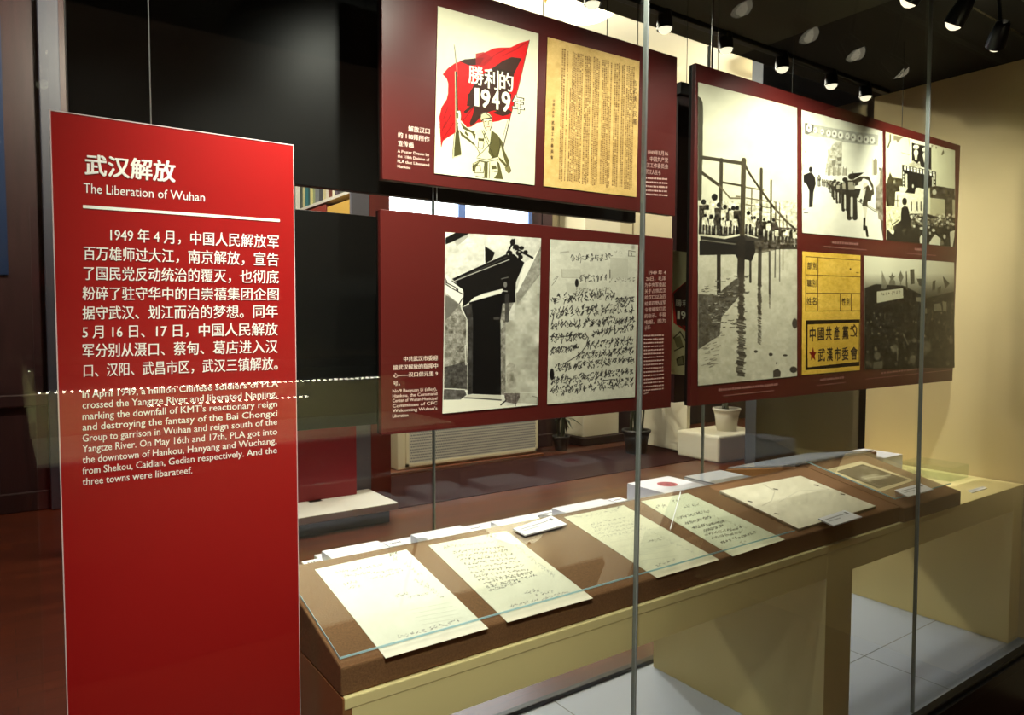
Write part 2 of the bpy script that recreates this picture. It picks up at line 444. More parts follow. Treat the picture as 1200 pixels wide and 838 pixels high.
w2 = obj('window_2', lw, mat('dusk_pane', (28, 44, 74), 0.3, emit=0.08)); tag(w2, kind='structure')
# dark partition beyond the right half of the case
pa = onY(886, 490, 4.2)[0]
struct('wall_partition', MB().box(pa, pa+5, 4.2, 4.32, 0, 4.745), mat('navy_partition', (44, 50, 62), 0.5, 0.4))

# ============================================================ GLASS CASE
case = thing('display_case_base', 'long black base of the glass case with a pale tiled floor under the table', 'display case', (1.4, 1.5, 0))
obj('base', MB().box(-1.45, WX, 1.10, 1.92, 0, 0.225, bev=0.004), M_DARKMET, case)
ral = MB(); ral.box(-1.45, WX, 1.095, 1.1232, 0.2251, 0.258, bev=0.003)
obj('front_rail', ral, M_DARKMET, case)
obj('front_trim', MB().box(-1.45, WX, 1.085, 1.098, 0.20, 0.24, bev=0.003), M_DARKMET, case)
obj('back_rail', MB().box(-1.45, WX, 1.877, 1.905, 0.2251, 0.262, bev=0.003), M_DARKMET, case)
pl = obj('platform', MB().box(-1.44, WX, 1.126, 1.874, 0.2251, 0.2495), M_TILE, case)
for x in (-0.9, -0.3, 0.3, 0.9, 1.5, 2.1, 2.7): obj('tile_joint', MB().box(x, x+0.003, 1.13, 1.87, 0.2494, 0.2498), M_SEAMD, pl)
obj('tile_joint', MB().box(-1.44, WX, 1.44, 1.443, 0.2494, 0.2498), M_SEAMD, pl)
def pane(label, x0, x1, y, m, joint, l0=0.0, l1=0.0):
    t = thing('glass_pane', label, 'glass pane', ((x0+x1)/2, y, .252)); zb_, zt = .252, CEIL_Z-.001; g_ = .0029
    def lean(a0, b0, a1, b1, h): return [(a0, y-h, zb_), (b0, y-h, zb_), (b0, y+h, zb_), (a0, y+h, zb_), (a1, y-h, zt), (b1, y-h, zt), (b1, y+h, zt), (a1, y+h, zt)]
    obj('glass', MB().hexa(lean(x0-l0+g_, x1-l1-g_, x0+l0+g_, x1+l1-g_, .004)), m, t)
    j_ = .0022 if l1 >= 0 else .0017
    if joint: obj('joint', MB().hexa(lean(x1-l1-j_, x1-l1+j_, x1+l1-j_, x1+l1+j_, .006)), M_SILI, t)
xs = [-1.40, -0.13, 1.142, 2.415, WX]; ls = [0, 0, .011, -.0135, 0]
for i, lb in enumerate(('front glass pane at the far left end of the case, out of the picture', 'large front glass pane before the red text panel, left of the first glass joint', 'front glass pane between the two glass joints, before the tall board', 'front glass pane nearest the beige wall, right of the second joint')):
    pane(lb, xs[i], xs[i+1], GF, M_GLASS, i < 3, ls[i], ls[i+1])
xb = [-1.40, -0.17, 1.034, 2.243, WX]
for i, lb in enumerate(('back glass pane at the far left end, out of the picture', 'back glass pane behind the red text panel and black boards', 'back glass pane between the two thin rear joints, behind the white boxes', 'back glass pane behind the map sheet, ending at the beige wall')):
    pane(lb, xb[i], xb[i+1], GB, M_GLASSB, i < 3)

# ============================================================ LIGHTING TRACKS
def spot(x, y, z, aim, watts, label, group):
    t = thing('track_spotlight', label, 'spotlight', (x, y, CEIL_Z), group)
    d = (Vector(aim)-Vector((x, y, z))).normalized()
    p = Vector((x, y, z))
    obj('bracket', MB().tube([(x, y, CEIL_Z-0.012), p-d*0.045], 0.006), M_DARKMET, t)
    obj('lamp_body', MB().tube([p-d*0.075, p-d*0.07, p-d*0.03, p+d*0.004], [0.012, 0.020, 0.026, 0.028], 16, cap=False), M_DARKMET, t, True)
    a = d.orthogonal().normalized()*0.024; b = d.cross(a)
    obj('lens', MB().tube([p-d*0.012, p-d*0.002, p+d*.008, p+d*.016, p+d*.019], [0.0245, 0.0245, .021, .012, .003], 16), M_LENS, t, True)
    ld = bpy.data.lights.new('spot_light', 'SPOT'); ld.energy = watts; ld.color = SPOT_COL; ld.spot_size = math.radians(100); ld.spot_blend = 1.0; ld.shadow_soft_size = 0.022
    lo = bpy.data.objects.new('spot_light', ld); COL.objects.link(lo); lo.parent = t
    lo.location = (p+d*0.046)-Vector(t.location)
    lo.rotation_euler = d.to_track_quat('-Z', 'Y').to_euler()
    return t
for nm, y, lab in (('front', 0.985, 'black lighting track on the ceiling just outside the front glass'), ('back', 1.75, 'black lighting track on the case ceiling along the back glass')):
    tr = MB().box(-1.2, WX-0.05, y-0.014, y+0.014, CEIL_Z-0.018, CEIL_Z, bev=0.003)
    tag(obj('lighting_track', tr, M_DARKMET, loc=(1, y, CEIL_Z)), lab, 'lighting track')
FX = [(0.15, 4), (0.45, 24), (0.75, 5.6), (1.05, 4.3), (1.36, 4.0), (1.66, 3.6), (1.975, 9.5), (2.231, 5.4), (2.508, 14)]
names = {1.975: 'front spotlight cut by the top edge of the photo, left of the second glass joint', 2.231: 'middle of the three glowing spotlights near the top right corner', 2.508: 'spotlight nearest the beige wall on the front track'}
for x, w in FX:
    aim = (x+.04, 1.40, 1.9) if x == 1.975 else (x+.5, 1.4, 1.85) if x > 2.4 else (x+0.05, 1.40, 1.78) if x > .6 else (x+.22, 1.30, .95)
    spot(x, 0.985, 2.40, aim, w*FRONT_SPOT_W/10, names.get(x, 'front track spotlight out of view above the left boards'), 'front track spotlights')
for x, ya_, aim, w, lb in ((0.15, .15, (.58, 1.2, .66), 120, 'added aisle spotlight out of the picture, brightening the table front and red text panel'), (1.5, .7, (2.3, 1.165, .7), 22, 'added aisle spotlight out of the picture, brightening the table front toward the beige wall')):
    ld = spot(x, ya_, 2.52, aim, w, lb, None).children[3].data; ld.spot_size = math.radians(60); ld.shadow_soft_size = .1  # unseen spotlights, added to brighten the table front and red panel
BX = [0.55, 0.88, 1.21, 1.54, 1.869, 2.193, 2.537, 2.883, 3.154]
bn = {1.869: 'spotlight on the back track against the cream ceiling, beside the front glass joint', 2.193: 'spotlight on the back track above the left edge of the tall photo board', 2.537: 'third glowing spotlight from the left on the back track', 2.883: 'fourth glowing spotlight from the left on the back track', 3.154: 'last spotlight on the back track, closest to the beige wall corner'}
for x in BX:
    spot(x, 1.75, 2.55, (x-0.03, 1.66, 1.0), BACK_SPOT_W, bn.get(x, 'back track spotlight hidden behind the upper boards'), 'back track spotlights')

# ============================================================ EXHIBITION BOARDS
def pfun(d):
    return lambda x, y: onY(x, y, d)
def board_rect(q, d):
    P = [onY(x, y, d) for x, y in q]
    return (P[0][0]+P[3][0])/2, (P[1][0]+P[2][0])/2, (P[2][2]+P[3][2])/2, (P[0][2]+P[1][2])/2
DB = 1.40
def board(label, x0, x1, z0, z1, d, front=M_MAROON, wires=(), name='exhibition_board'):
    t = thing(name, label, 'exhibition board', ((x0+x1)/2, d, z0))
    obj('panel', MB().box(x0, x1, d, d+0.013, z0, z1, bev=0.001), front, t)
    obj('backing', MB().box(x0+0.001, x1-0.001, d+0.0131, d+0.024, z0+0.001, z1-0.001), M_BLACK, t)
    for wx, r, m in wires:
        obj('hanging_wire', MB().tube([(wx, d+0.012, z1-0.01), (wx, d+0.012, CEIL_Z)], r, 6), m, t)
    return t
PD = pfun(DB-0.0022); PT = pfun(DB-0.0008)

# ---- upper middle board
X0, X1 = 0.654, 1.546
UB = board('maroon board with the red flag poster and yellowed leaflet, hung above the doorway board', X0, X1, 1.846, 2.283, DB, wires=[(onY(712, 40, 1.41)[0], .0012, M_WIRED), (onY(748, 50, 1.41)[0], .0012, M_WIRED), (onY(470, 40, 1.41)[0], .0012, M_WIRED)])
BK = (44, 30, 20); CRM = (232, 226, 192); RED = (205, 18, 20); OLV = (78, 72, 36)
t1 = (505, 0, 7.62); t2 = (505, 110, 7.62)
c = Canvas([(513.1, 7.2), (631.2, 39.4), (626.4, 217), (509, 203)], 2.4, (224, 218, 188))
c.poly([T(p, t1) for p in [(105, 665), (150, 610), (215, 565), (300, 535), (400, 520), (480, 470), (560, 432), (620, 425), (710, 425), (790, 385), (880, 358), (765, 838)]]+[T(p, t2) for p in [(705, 225), (660, 225), (600, 245), (555, 252), (470, 250), (410, 262), (360, 295), (330, 300), (260, 280), (215, 350), (150, 390), (110, 420), (90, 485), (85, 400), (80, 330), (75, 200), (95, 120), (140, 50), (152, 0)]]+[T(p, t1) for p in [(155, 750), (140, 700)]], RED)
for pl_ in ([(255, 548), (300, 530), (400, 520), (475, 515), (440, 580), (340, 585)], [(555, 605), (640, 545), (720, 510), (810, 522), (745, 655), (600, 650)], [(340, 838), (395, 740), (470, 660), (560, 600), (745, 650), (730, 760), (700, 838)]): c.poly(pl_, BK, 0.93, t1)
c.poly([(400, 480), (470, 465), (560, 520), (480, 590), (400, 580)], (150, 18, 18), .8, t1)
for pl_ in ([(330, 0), (720, 0), (705, 110), (640, 160), (560, 150), (470, 175), (395, 262), (355, 292), (345, 260), (375, 180), (385, 110), (320, 110)], [(290, 160), (395, 70), (385, 110), (310, 180)], [(545, 170), (640, 200), (700, 185), (720, 165), (700, 140), (600, 150)]): c.poly(pl_, BK, 0.93, t2)
for a_, b_ in (((110, 230), (150, 120)), ((120, 300), (180, 180)), ((110, 400), (200, 260)), ((280, 250), (380, 120)), ((100, 330), (130, 250))): c.line([a_, b_], 1.6, (120, 14, 14), .8, t2)
c.line([(690, 430), (590, 480), (480, 560)], 1.3, (140, 12, 14), .8, t1); c.line([(850, 380), (760, 440), (640, 500)], 1.2, (140, 12, 14), .8, t1)
c.line([T((880, 358), t1), T((790, 750), t1), T((705, 225), t2)], .7, (70, 40, 30), t=(0, 0, 1))
c.line([(705, 222), (645, 480)], 1.1, BK, 1, t2); c.line([(690, 222), (640, 400)], .5, BK, .8, t2)
# rifle
c.line([(207, 400), (228, 560), (236, 680)], 1.0, (150, 146, 120), 1, t1); c.line([(212, 420), (222, 560)], .5, BK, .8, t1)
c.poly([T(p, t1) for p in [(212, 640), (236, 640), (240, 838)]]+[T(p, t2) for p in [(245, 240), (252, 350), (222, 350), (212, 0)]], (62, 46, 26))
c.line([T((216, 640), t1), T((220, 838), t1), T((222, 340), t2)], .9, (200, 190, 150), t=(0, 0, 1))
c.poly([(218, 345), (250, 345), (272, 530), (270, 552), (200, 573), (197, 520)], (70, 66, 34), 1, t2); c.line([(216, 350), (204, 500), (202, 568), (268, 548)], .9, (215, 210, 170), 1, t2); c.line([(210, 350), (196, 510), (197, 575)], .6, BK, 1, t2)
# raised arm and hand
c.poly([(232, 150), (262, 148), (270, 190), (268, 232), (258, 262), (240, 262), (228, 230)], CRM, 1, t2); c.line([(232, 150), (262, 148), (270, 190), (268, 232), (258, 262)], .7, BK, 1, t2); c.poly([(222, 170), (245, 175), (245, 220), (225, 215)], OLV, .9, t2)
c.poly([(240, 270), (268, 238), (330, 310), (400, 338), (470, 312), (440, 480), (392, 462), (350, 420), (285, 372), (245, 322)], CRM, 1, t2)
for pl_ in ([(262, 250), (300, 290), (345, 320), (395, 340), (385, 360), (330, 335), (285, 310)], [(250, 320), (290, 360), (350, 410), (395, 450), (392, 468), (340, 425), (270, 375)], [(310, 330), (340, 370), (325, 380), (300, 350)], [(360, 340), (400, 360), (395, 410), (375, 370)]): c.poly(pl_, OLV, .95, t2)
# body
c.poly([(400, 338), (470, 310), (520, 325), (600, 368), (640, 430), (652, 505), (700, 600), (715, 680), (690, 712), (650, 650), (606, 560), (612, 640), (645, 765), (400, 738), (368, 690), (380, 620), (420, 590), (415, 500), (440, 440)], (226, 220, 178), 1, t2)
for pl_ in ([(540, 325), (600, 368), (628, 450), (602, 560), (548, 575), (512, 520), (528, 430)], [(610, 385), (640, 430), (655, 505), (700, 600), (690, 660), (660, 600), (640, 530)], [(600, 560), (640, 590), (690, 650), (660, 645), (615, 600)], [(480, 610), (510, 605), (505, 755), (475, 750)], [(590, 600), (612, 620), (645, 765), (560, 756), (600, 700)], [(370, 640), (440, 600), (400, 660), (395, 700), (370, 690)], [(420, 395), (470, 400), (475, 425), (425, 420)], [(535, 640), (580, 640), (590, 670), (545, 675)]): c.poly(pl_, OLV, .95, t2)
for ln in ([(455, 328), (500, 430), (560, 560)], [(470, 325), (520, 430)], [(545, 430), (460, 520), (415, 560)], [(425, 425), (420, 480), (465, 490), (475, 430)], [(410, 572), (500, 590), (600, 560)], [(412, 590), (500, 608), (600, 585)], [(375, 625), (430, 600), (480, 612), (470, 705), (385, 705), (375, 625)], [(395, 640), (440, 640), (445, 690)], [(610, 390), (620, 450), (600, 540)], [(400, 735), (480, 750)], [(525, 615), (520, 755)], [(545, 690), (600, 700)], [(400, 470), (430, 520), (440, 560)], [(480, 350), (470, 420)]): c.line(ln, .75, (50, 44, 22), .95, t2)
c.poly([(660, 655), (700, 640), (716, 690), (694, 712), (668, 690)], (120, 112, 70), 1, t2); c.line([(660, 655), (700, 640), (716, 690), (694, 712)], .6, BK, 1, t2)
c.poly([(462, 232), (545, 222), (545, 270), (530, 322), (495, 330), (470, 300)], (228, 214, 168), 1, t2)
c.ell(487, 205, 46, 40, CRM, 1, t2); c.poly([(445, 205), (470, 175), (520, 180), (545, 205), (545, 220), (470, 232), (455, 250), (445, 230)], (206, 196, 150), 1, t2)
c.line([(450, 245), (470, 226), (545, 214)], 1.4, (50, 44, 24), 1, t2); c.line([(442, 215), (450, 185), (480, 165), (520, 172), (545, 205)], .7, BK, 1, t2); c.line([(490, 175), (520, 195), (540, 215)], .9, BK, .8, t2)
c.line([(482, 248), (498, 244)], .9, BK, 1, t2); c.line([(520, 243), (535, 240)], .9, BK, 1, t2); c.line([(512, 245), (515, 270), (508, 274)], .6, BK, .9, t2); c.line([(500, 296), (524, 292)], .8, (120, 50, 30), 1, t2); c.line([(545, 225), (545, 280), (528, 325)], .9, BK, 1, t2); c.line([(470, 240), (475, 290), (498, 330)], .7, BK, 1, t2)
c.mottle(1.5, 3)
pic = c.build('poster_print', UB, PD, M_PRINT, .001)
tag(pic, 'poster print of a soldier raising a rifle before a red flag')
tp = pfun(DB-0.0028)
lt = MB()
for ch, a_, b_, y0, y1, y2, y3, tt in (('勝', 338, 468, 585, 738, 612, 772, t1), ('利', 478, 603, 612, 778, 640, 808, t1), ('的', 612, 733, 645, 800, 668, 826, t1)):
    row(lt, ch, a_, y0, y1, b_, y2, y3, tp, 0.03, tt)
for ch, a_, b_, y0, y1, y2, y3 in (('1', 396, 424, -50, 103, -48, 108), ('9', 450, 525, -40, 112, -30, 124), ('4', 545, 610, -28, 128, -20, 140), ('9', 634, 706, -18, 148, -8, 162)):
    row(lt, ch, a_, y0, y1, b_, y2, y3, tp, 0.05, t2)
obj('poster_lettering', lt, mat('poster_lettering_cream', (236, 230, 205), .6), pic)
lt = MB(); row(lt, '年', 726, 11, 166, 834, 29, 183, tp, 0.09, t2); obj('poster_outline_lettering', lt, mat('poster_outline', (62, 52, 30), .6), pic)
lt = MB(); row(lt, '年', 732, 15, 162, 828, 33, 179, pfun(DB-0.0032), 0.02, t2); obj('poster_lettering', lt, mat('poster_lettering_cream', (236, 230, 205), .6), pic)

# leaflet
t3 = (630, 30, 3.988)
c = Canvas([(641.8, 43.3), (749.6, 72.1), (745.8, 230.9), (637, 218)], 2.6, (214, 176, 108))
c.mottle(7, 14); c.mottle(5, 3)
bands = [(0.145, 0.185), (0.20, 0.215), (0.235, 0.37), (0.385, 0.455), (0.475, 0.55), (0.575, 0.685), (0.71, 0.775), (0.795, 0.835), (0.85, 0.945)]
r = c.rng
for b0, b1 in bands:
    n = max(1, int((b1-b0)/0.0165)); cw = (b1-b0)/n
    for k in range(n):
        u0 = b0+k*cw; top = 0.05+r.uniform(0, .012)+(0.25 if r.random() < .06 else 0); bot = 0.95+r.uniform(-.01, .01)
        for j in range(62):
            v0 = top+(bot-top)*j/62
            if r.random() < .05: continue
            m = (c.U > u0+cw*.12) & (c.U < u0+cw*.88) & (c.V > v0) & (c.V < v0+.0115)
            c.im[m] += (np.array((92, 62, 30))-c.im[m])*r.uniform(.35, .85)
            m = m & (c.rng.random(c.U.shape) < .35); c.im[m] = c.im[m]*.7+np.array((200, 160, 95))*.3
pic = c.build('leaflet_print', UB, PD, M_PRINT, .001); tag(pic, 'yellowed leaflet densely printed in vertical columns')
lt = MB()
for i, ch in enumerate('告武汉人民書'.replace('汉', '漢')):
    y = 255+i*36; row(lt, ch, 447, y, y+26, 463, y+2, y+28, tp, .01, t3)
obj('leaflet_lettering', lt, mat('leaflet_ink', (92, 58, 26), .7), pic); lt = MB()
for i, ch in enumerate('中國共產黨武漢工作委員會'):
    k = 1 if i < 5 else 1.35
    y = (345+i*18) if i < 5 else (445+(i-5)*27); row(lt, ch, 76-5*k-i*.8, y, y+12*k, 76+5*k-i*.8, y+1, y+1+12*k, tp, .01, t3)
obj('leaflet_lettering', lt, mat('leaflet_ink', (92, 58, 26), .7), pic)
# captions of the upper board
tc_ = (455, 140, 12.9); lt = MB()
for tx, xl, a0, a1, xr, b0, b1 in (('解放汉口', 303, 95, 180, 625, 140, 222), ('的 118师所作', 150, 190, 275, 625, 265, 345), ('宣传画', 150, 320, 400, 378, 345, 430)): row(lt, tx, xl, a0, a1, xr, b0, b1, PT, .02, tc_)
for tx, xl, a0, a1, xr, b0, b1 in (('A Poster Drawn by', 140, 455, 497, 620, 515, 557), ('the 118th Division of', 140, 530, 572, 620, 590, 632), ('PLA that Liberated', 140, 607, 650, 620, 668, 710), ('Hankou', 140, 683, 725, 330, 708, 750)): row(lt, tx, xl, a0, a1, xr, b0, b1, PT, .012, tc_)
obj('caption', lt, M_TEXTC, UB)
lt = MB()
for i, tx in enumerate(('1949年5月16', '日，中国共产党', '武汉工作委员会', '告武汉人民书')): row(lt, tx, 492 if i else 515, 580+i*30, 602+i*30, 610 if i < 3 else 575, 588+i*30, 610+i*30, PT, .01, t3)
for i in range(5): dashes(lt, (490, 715+i*19), (608, 722+i*19), 9, 14, PT, t3)
obj('caption', lt, M_TEXTD, UB)

# ---- lower middle board
x0, x1, z0, z1 = board_rect([(448, 247), (790, 278), (785, 477), (445, 511)], DB)
LB = board('maroon board with the doorway photograph and handwritten letter, hung below the flag poster board', x0, x1, z0, z1, DB)
for wx in (onY(508, 240, 1.41)[0], onY(512.5, 240, 1.41)[0]):
    obj('hanging_wire', MB().tube([(wx, 1.412, z1-.005), (wx, 1.412, 1.85)], .0011, 6), M_STEEL, LB)
t4 = (510, 265, 7.615); t5 = (510, 375, 7.285)
c = Canvas([(522.2, 272), (634.1, 279.2), (630.1, 474.5), (518.5, 484.8)], 2.4, (206, 202, 188))
c.mottle(9, 8); c.mottle(6, 2.5)
K = (14, 12, 11)
c.poly([T(p, t4) for p in [(945, 170), (870, 290), (720, 600), (700, 838)]]+[T(p, t5) for p in [(600, 0), (600, 700), (880, 720), (890, 0)]], (176, 172, 156), 1, amp=16, sc=7)
c.poly([(945, 180), (870, 300), (720, 600), (730, 700), (945, 420)], (128, 124, 112), .85, t4, amp=16, sc=3)
c.poly([(735, 590), (720, 590), (800, 320), (872, 282), (935, 190), (880, 310)], (226, 222, 206), 1, t4)
c.poly([T((92, 590), t4), T((220, 690), t4), T((230, 740), t4), T((270, 0), t5), T((275, 600), t5), T((75, 590), t5), T((80, 0), t5)], (128, 123, 112), 1, amp=26, sc=2.5)
c.poly([(92, 610), (215, 700), (140, 790), (92, 838)], (96, 92, 84), .9, t4)
c.poly([(78, 400), (150, 385), (200, 370), (270, 365), (270, 590), (78, 580)], (62, 58, 54), .9, t5, amp=16, sc=2)
c.line([(268, 0), (268, 210), (255, 220), (262, 380)], 1.6, (190, 186, 172), .9, t5)
c.poly([(92, 105), (195, 52), (300, 68), (180, 130), (92, 165)], K, 1, t4); c.poly([(92, 50), (185, 50), (92, 100)], (226, 222, 208), 1, t4)
c.poly([(170, 130), (290, 70), (290, 100), (230, 150), (190, 180)], (130, 126, 116), .6, t4)
c.poly([(95, 160), (430, 150), (430, 250), (90, 430)], (210, 206, 192), .4, t4, amp=14, sc=6)
c.line([(440, 180), (440, 340)], 1.6, (225, 220, 205), 1, t4); c.poly([(442, 178), (532, 235), (508, 300), (445, 335)], K, 1, t4)
c.poly([(150, 470), (632, 250), (700, 250), (795, 325), (720, 500), (715, 590), (715, 680), (600, 690), (590, 560), (430, 600), (340, 640), (300, 680), (240, 725), (252, 600), (190, 510)], K, 1, t4)
c.line([(165, 492), (330, 425), (660, 298)], 1.0, (188, 184, 170), .9, t4); c.line([(200, 470), (640, 275)], .5, (110, 106, 98), .7, t4)
c.poly([(303, 677), (350, 634), (600, 558), (606, 582), (430, 640)], (218, 214, 198), 1, t4)
for e in ((690, 145, 22, 30), (720, 190, 30, 26), (770, 195, 22, 18), (806, 232, 20, 18), (760, 275, 22, 20), (660, 240, 28, 24), (745, 240, 26, 24)): c.ell(*e, K, 1, t4)
c.line([(705, 120), (640, 245)], 2, K, 1, t4); c.line([(740, 215), (868, 282)], 2.4, K, 1, t4)
for e in ((705, 215, 8, 12), (750, 228, 9, 6), (735, 275, 6, 9), (650, 250, 6, 8)): c.ell(*e, (190, 186, 170), .9, t4)
c.ell(624, 520, 16, 26, (120, 116, 108), .9, t4); c.line([(590, 470), (650, 455)], 1.2, (120, 116, 108), .8, t4); c.line([(596, 575), (640, 580)], 1.4, (190, 186, 172), .8, t4)
c.poly([(92, 440), (105, 430), (150, 488), (245, 560), (252, 600), (245, 700), (215, 695), (92, 592)], (222, 218, 204), 1, t4)
for ln in ([(92, 515), (160, 560), (245, 605)], [(92, 500), (180, 545)], [(150, 488), (240, 556)], [(215, 690), (245, 640)]): c.line(ln, 1.1, K, 1, t4)
c.poly([(92, 455), (110, 500), (95, 510)], K, 1, t4); c.poly([(178, 545), (208, 560), (205, 585), (190, 575)], K, .9, t4)
c.poly([T((300, 680), t4), T((600, 595), t4), T((610, 838), t4), T((560, 0), t5), T((562, 642), t5), T((318, 632), t5), T((322, 0), t5), T((330, 838), t4)], (8, 7, 7), 1)
c.poly([T((240, 725), t4), T((325, 690), t4), T((322, 0), t5), T((318, 632), t5), T((275, 640), t5), T((275, 0), t5)], (48, 45, 42), 1, amp=10, sc=2)
c.poly([T((600, 690), t4), T((700, 680), t4), T((600, 0), t5), T((600, 640), t5), T((562, 640), t5), T((556, 0), t5)], (126, 121, 110), 1, amp=22, sc=2)
c.line([T((640, 620), t4), T((640, 838), t4)], 5, (52, 49, 46), .8)
c.poly([(555, 0), (580, 0), (578, 60), (560, 80)], (180, 176, 160), .8, t5)
c.poly([(520, 810), (575, 810), (575, 832), (520, 832)], (62, 58, 54), 1, t4)
c.poly([(62, 680), (250, 665), (560, 690), (600, 735), (880, 715), (880, 745), (60, 805)], (222, 217, 198), 1, t5)
c.poly([(275, 640), (560, 640), (562, 672), (250, 664)], (196, 190, 172), 1, t5); c.line([(250, 664), (400, 672), (560, 684)], 1.6, (60, 56, 52), .9, t5)
c.poly([(75, 590), (250, 597), (268, 640), (215, 680), (70, 682)], (86, 81, 76), 1, t5, amp=14, sc=2); c.line([(75, 584), (250, 594)], 1.0, (214, 210, 196), 1, t5)
c.poly([(585, 620), (722, 622), (722, 662), (690, 720), (600, 700)], (98, 88, 82), 1, t5, amp=24, sc=1.6); c.line([(590, 620), (860, 622)], .8, (214, 210, 192), .8, t5); c.line([(685, 625), (685, 735)], .9, (60, 54, 50), .9, t5); c.line([(560, 725), (600, 690)], 1.6, K, .9, t5); c.line([(830, 650), (870, 660), (868, 720)], .8, (90, 85, 78), .8, t5)
c.poly([(600, 400), (640, 360), (690, 380), (690, 590), (620, 600)], (152, 146, 132), .5, t5, amp=18, sc=3); c.ell(800, 400, 70, 22, (150, 145, 130), .5, t5, 1); c.ell(690, 590, 120, 40, (150, 145, 130), .35, t5, 1)
pic = c.build('doorway_photograph', LB, PD, M_PRINT, .001); tag(pic, 'black and white photograph of a dark doorway under a tiled eave')
t6 = (635, 270, 7.617); t7 = (635, 370, 7.617)
c = Canvas([(645.1, 280.5), (747.9, 287.1), (744, 465.2), (641.2, 474)], 3.0, (200, 196, 178), 2)
c.mottle(6, 12); c.mottle(4, 2)
for q_ in ([(175, 345), (345, 345), (345, 420), (175, 420)], [(610, 240), (770, 250), (770, 425), (600, 425)], [(210, 470), (400, 470), (400, 560), (230, 560)]): c.poly(q_, (180, 176, 158), .6, t6)
c.line([(178, 345), (180, 420), (345, 420)], .6, (150, 146, 130), .8, t6); c.line([(606, 350), (606, 425)], 1.0, (60, 56, 50), .9, t6)
c.line([(165, 200), (235, 190)], 2.0, (158, 154, 140), .8, t6); c.scribble((640, 210), (720, 210), 30, 4, (130, 126, 112), .6, .6, t=t6)
for ln in ([(775, 180), (772, 228), (830, 230)], [(775, 180), (835, 190)], [(785, 200), (805, 200), (800, 225)]): c.line(ln, .7, (70, 66, 58), .9, t6)
c.ell(815, 150, 16, 20, (120, 116, 104), .6, t6, 1)
IK = (20, 18, 18)
c.scribble((255, 285), (625, 270), 72, 9, IK, .95, t=t6, k=6); c.scribble((330, 468), (585, 462), 80, 7, IK, .95, t=t6, k=6); c.ell(310, 468, 16, 36, IK, 1, t6); c.scribble((600, 465), (830, 462), 44, 6, (70, 66, 60), .7, t=t6)
c.scribble((300, 548), (615, 545), 42, 11, (74, 72, 60), .65, t=t6, k=5); c.line([(90, 490), (145, 410)], .6, (90, 86, 78), .8, t6); c.line([(105, 440), (140, 405)], .5, (90, 86, 78), .8, t6)
for p0, p1, h, n, tt in (((80, 660), (650, 625), 100, 12, t6), ((655, 655), (825, 645), 62, 6, t6), ((75, 785), (825, 735), 100, 17, t6), ((70, 130), (650, 85), 88, 14, t7), ((650, 85), (830, 60), 66, 6, t7), ((80, 245), (395, 220), 84, 8, t7), ((75, 350), (330, 310), 66, 8, t7), ((440, 195), (820, 150), 80, 10, t7), ((400, 300), (820, 262), 78, 11, t7), ((310, 398), (820, 345), 78, 13, t7), ((120, 505), (825, 430), 82, 18, t7), ((80, 620), (545, 575), 86, 12, t7), ((555, 560), (650, 545), 70, 3, t7), ((660, 545), (815, 520), 66, 4, t7), ((75, 725), (825, 635), 96, 18, t7)):
    c.scribble(p0, p1, h, n, IK, 1.2, .97, .45, tt, 8)
c.line([(70, 183), (150, 190), (280, 172), (385, 163), (412, 195), (395, 265), (335, 345), (270, 385), (195, 428)], .9, IK, 1, t7); c.ell(90, 522, 19, 52, IK, 1, t7); c.line([(550, 575), (590, 575)], .9, IK, 1, t7); c.line([(600, 570), (650, 568)], .9, IK, 1, t7)
pic = c.build('letter_print', LB, PD, M_PRINT, .001); tag(pic, 'enlarged print of a letter in heavy black brush handwriting')
tc_ = (455, 410, 9.86); lt = MB()
for tx, xl, a0, a1, xr, b0, b1 in (('中共武汉市委迎', 178, 80, 135, 572, 66, 121), ('接武汉解放的指挥中', 58, 180, 235, 572, 158, 213), ('心——汉口保元里 9', 58, 268, 323, 572, 247, 300), ('号。', 58, 362, 417, 135, 358, 412)): row(lt, tx, xl, a0, a1, xr, b0, b1, PT, .02, tc_)
for tx, xl, a0, a1, xr, b0, b1 in (('No.9 Baoyuan Li (alley),', 50, 458, 496, 560, 432, 468), ('Hankou, the Command', 50, 515, 553, 565, 487, 523), ('Center of Wuhan Municipal', 50, 570, 608, 565, 540, 576), ('Committee of CPC', 50, 630, 668, 565, 594, 630), ('Welcoming Wuhan\'s', 50, 685, 723, 565, 655, 690), ('Liberation', 50, 745, 783, 230, 733, 770)): row(lt, tx, xl, a0, a1, xr, b0, b1, PT, .01, tc_)
obj('caption', lt, M_TEXTC, LB)
tc_ = (745, 270, 3.98); lt = MB()
for i, tx in enumerate(('1949 年 4', '28日，毛泽', '为中央军委起', '关于占领武汉', '给汉口以及四', '给第四野战军', '令暂缓攻打武', '的指示。手稿', '电报。图为', '手稿。')):
    row(lt, tx, (62 if i == 0 else 48 if i < 2 else 42), 188+i*29, 207+i*29, 140 if i < 9 else 70, 187+i*28, 206+i*28, PT, .01, tc_)
for i in range(17): dashes(lt, (38, 495+i*17), (132 if i < 16 else 60, 492+i*16.6), 7, 11, PT, tc_)
obj('caption', lt, M_TEXTD, LB)

# ---- tall right board
x0, x1, z0, z1 = board_rect([(812, 79), (1122, 165), (1120, 443), (812, 480)], DB)
x1 = min(x1, WX-0.012)
RB = board('tall maroon board with five pictures, at the right beside the beige wall', x0, x1, z0, z1, DB, wires=[(onY(835, 70, 1.41)[0], .003, M_WIRED), (onY(842, 70, 1.41)[0], .0012, M_WIRED), (onY(1060, 70, 1.41)[0], .0012, M_WIRED)])
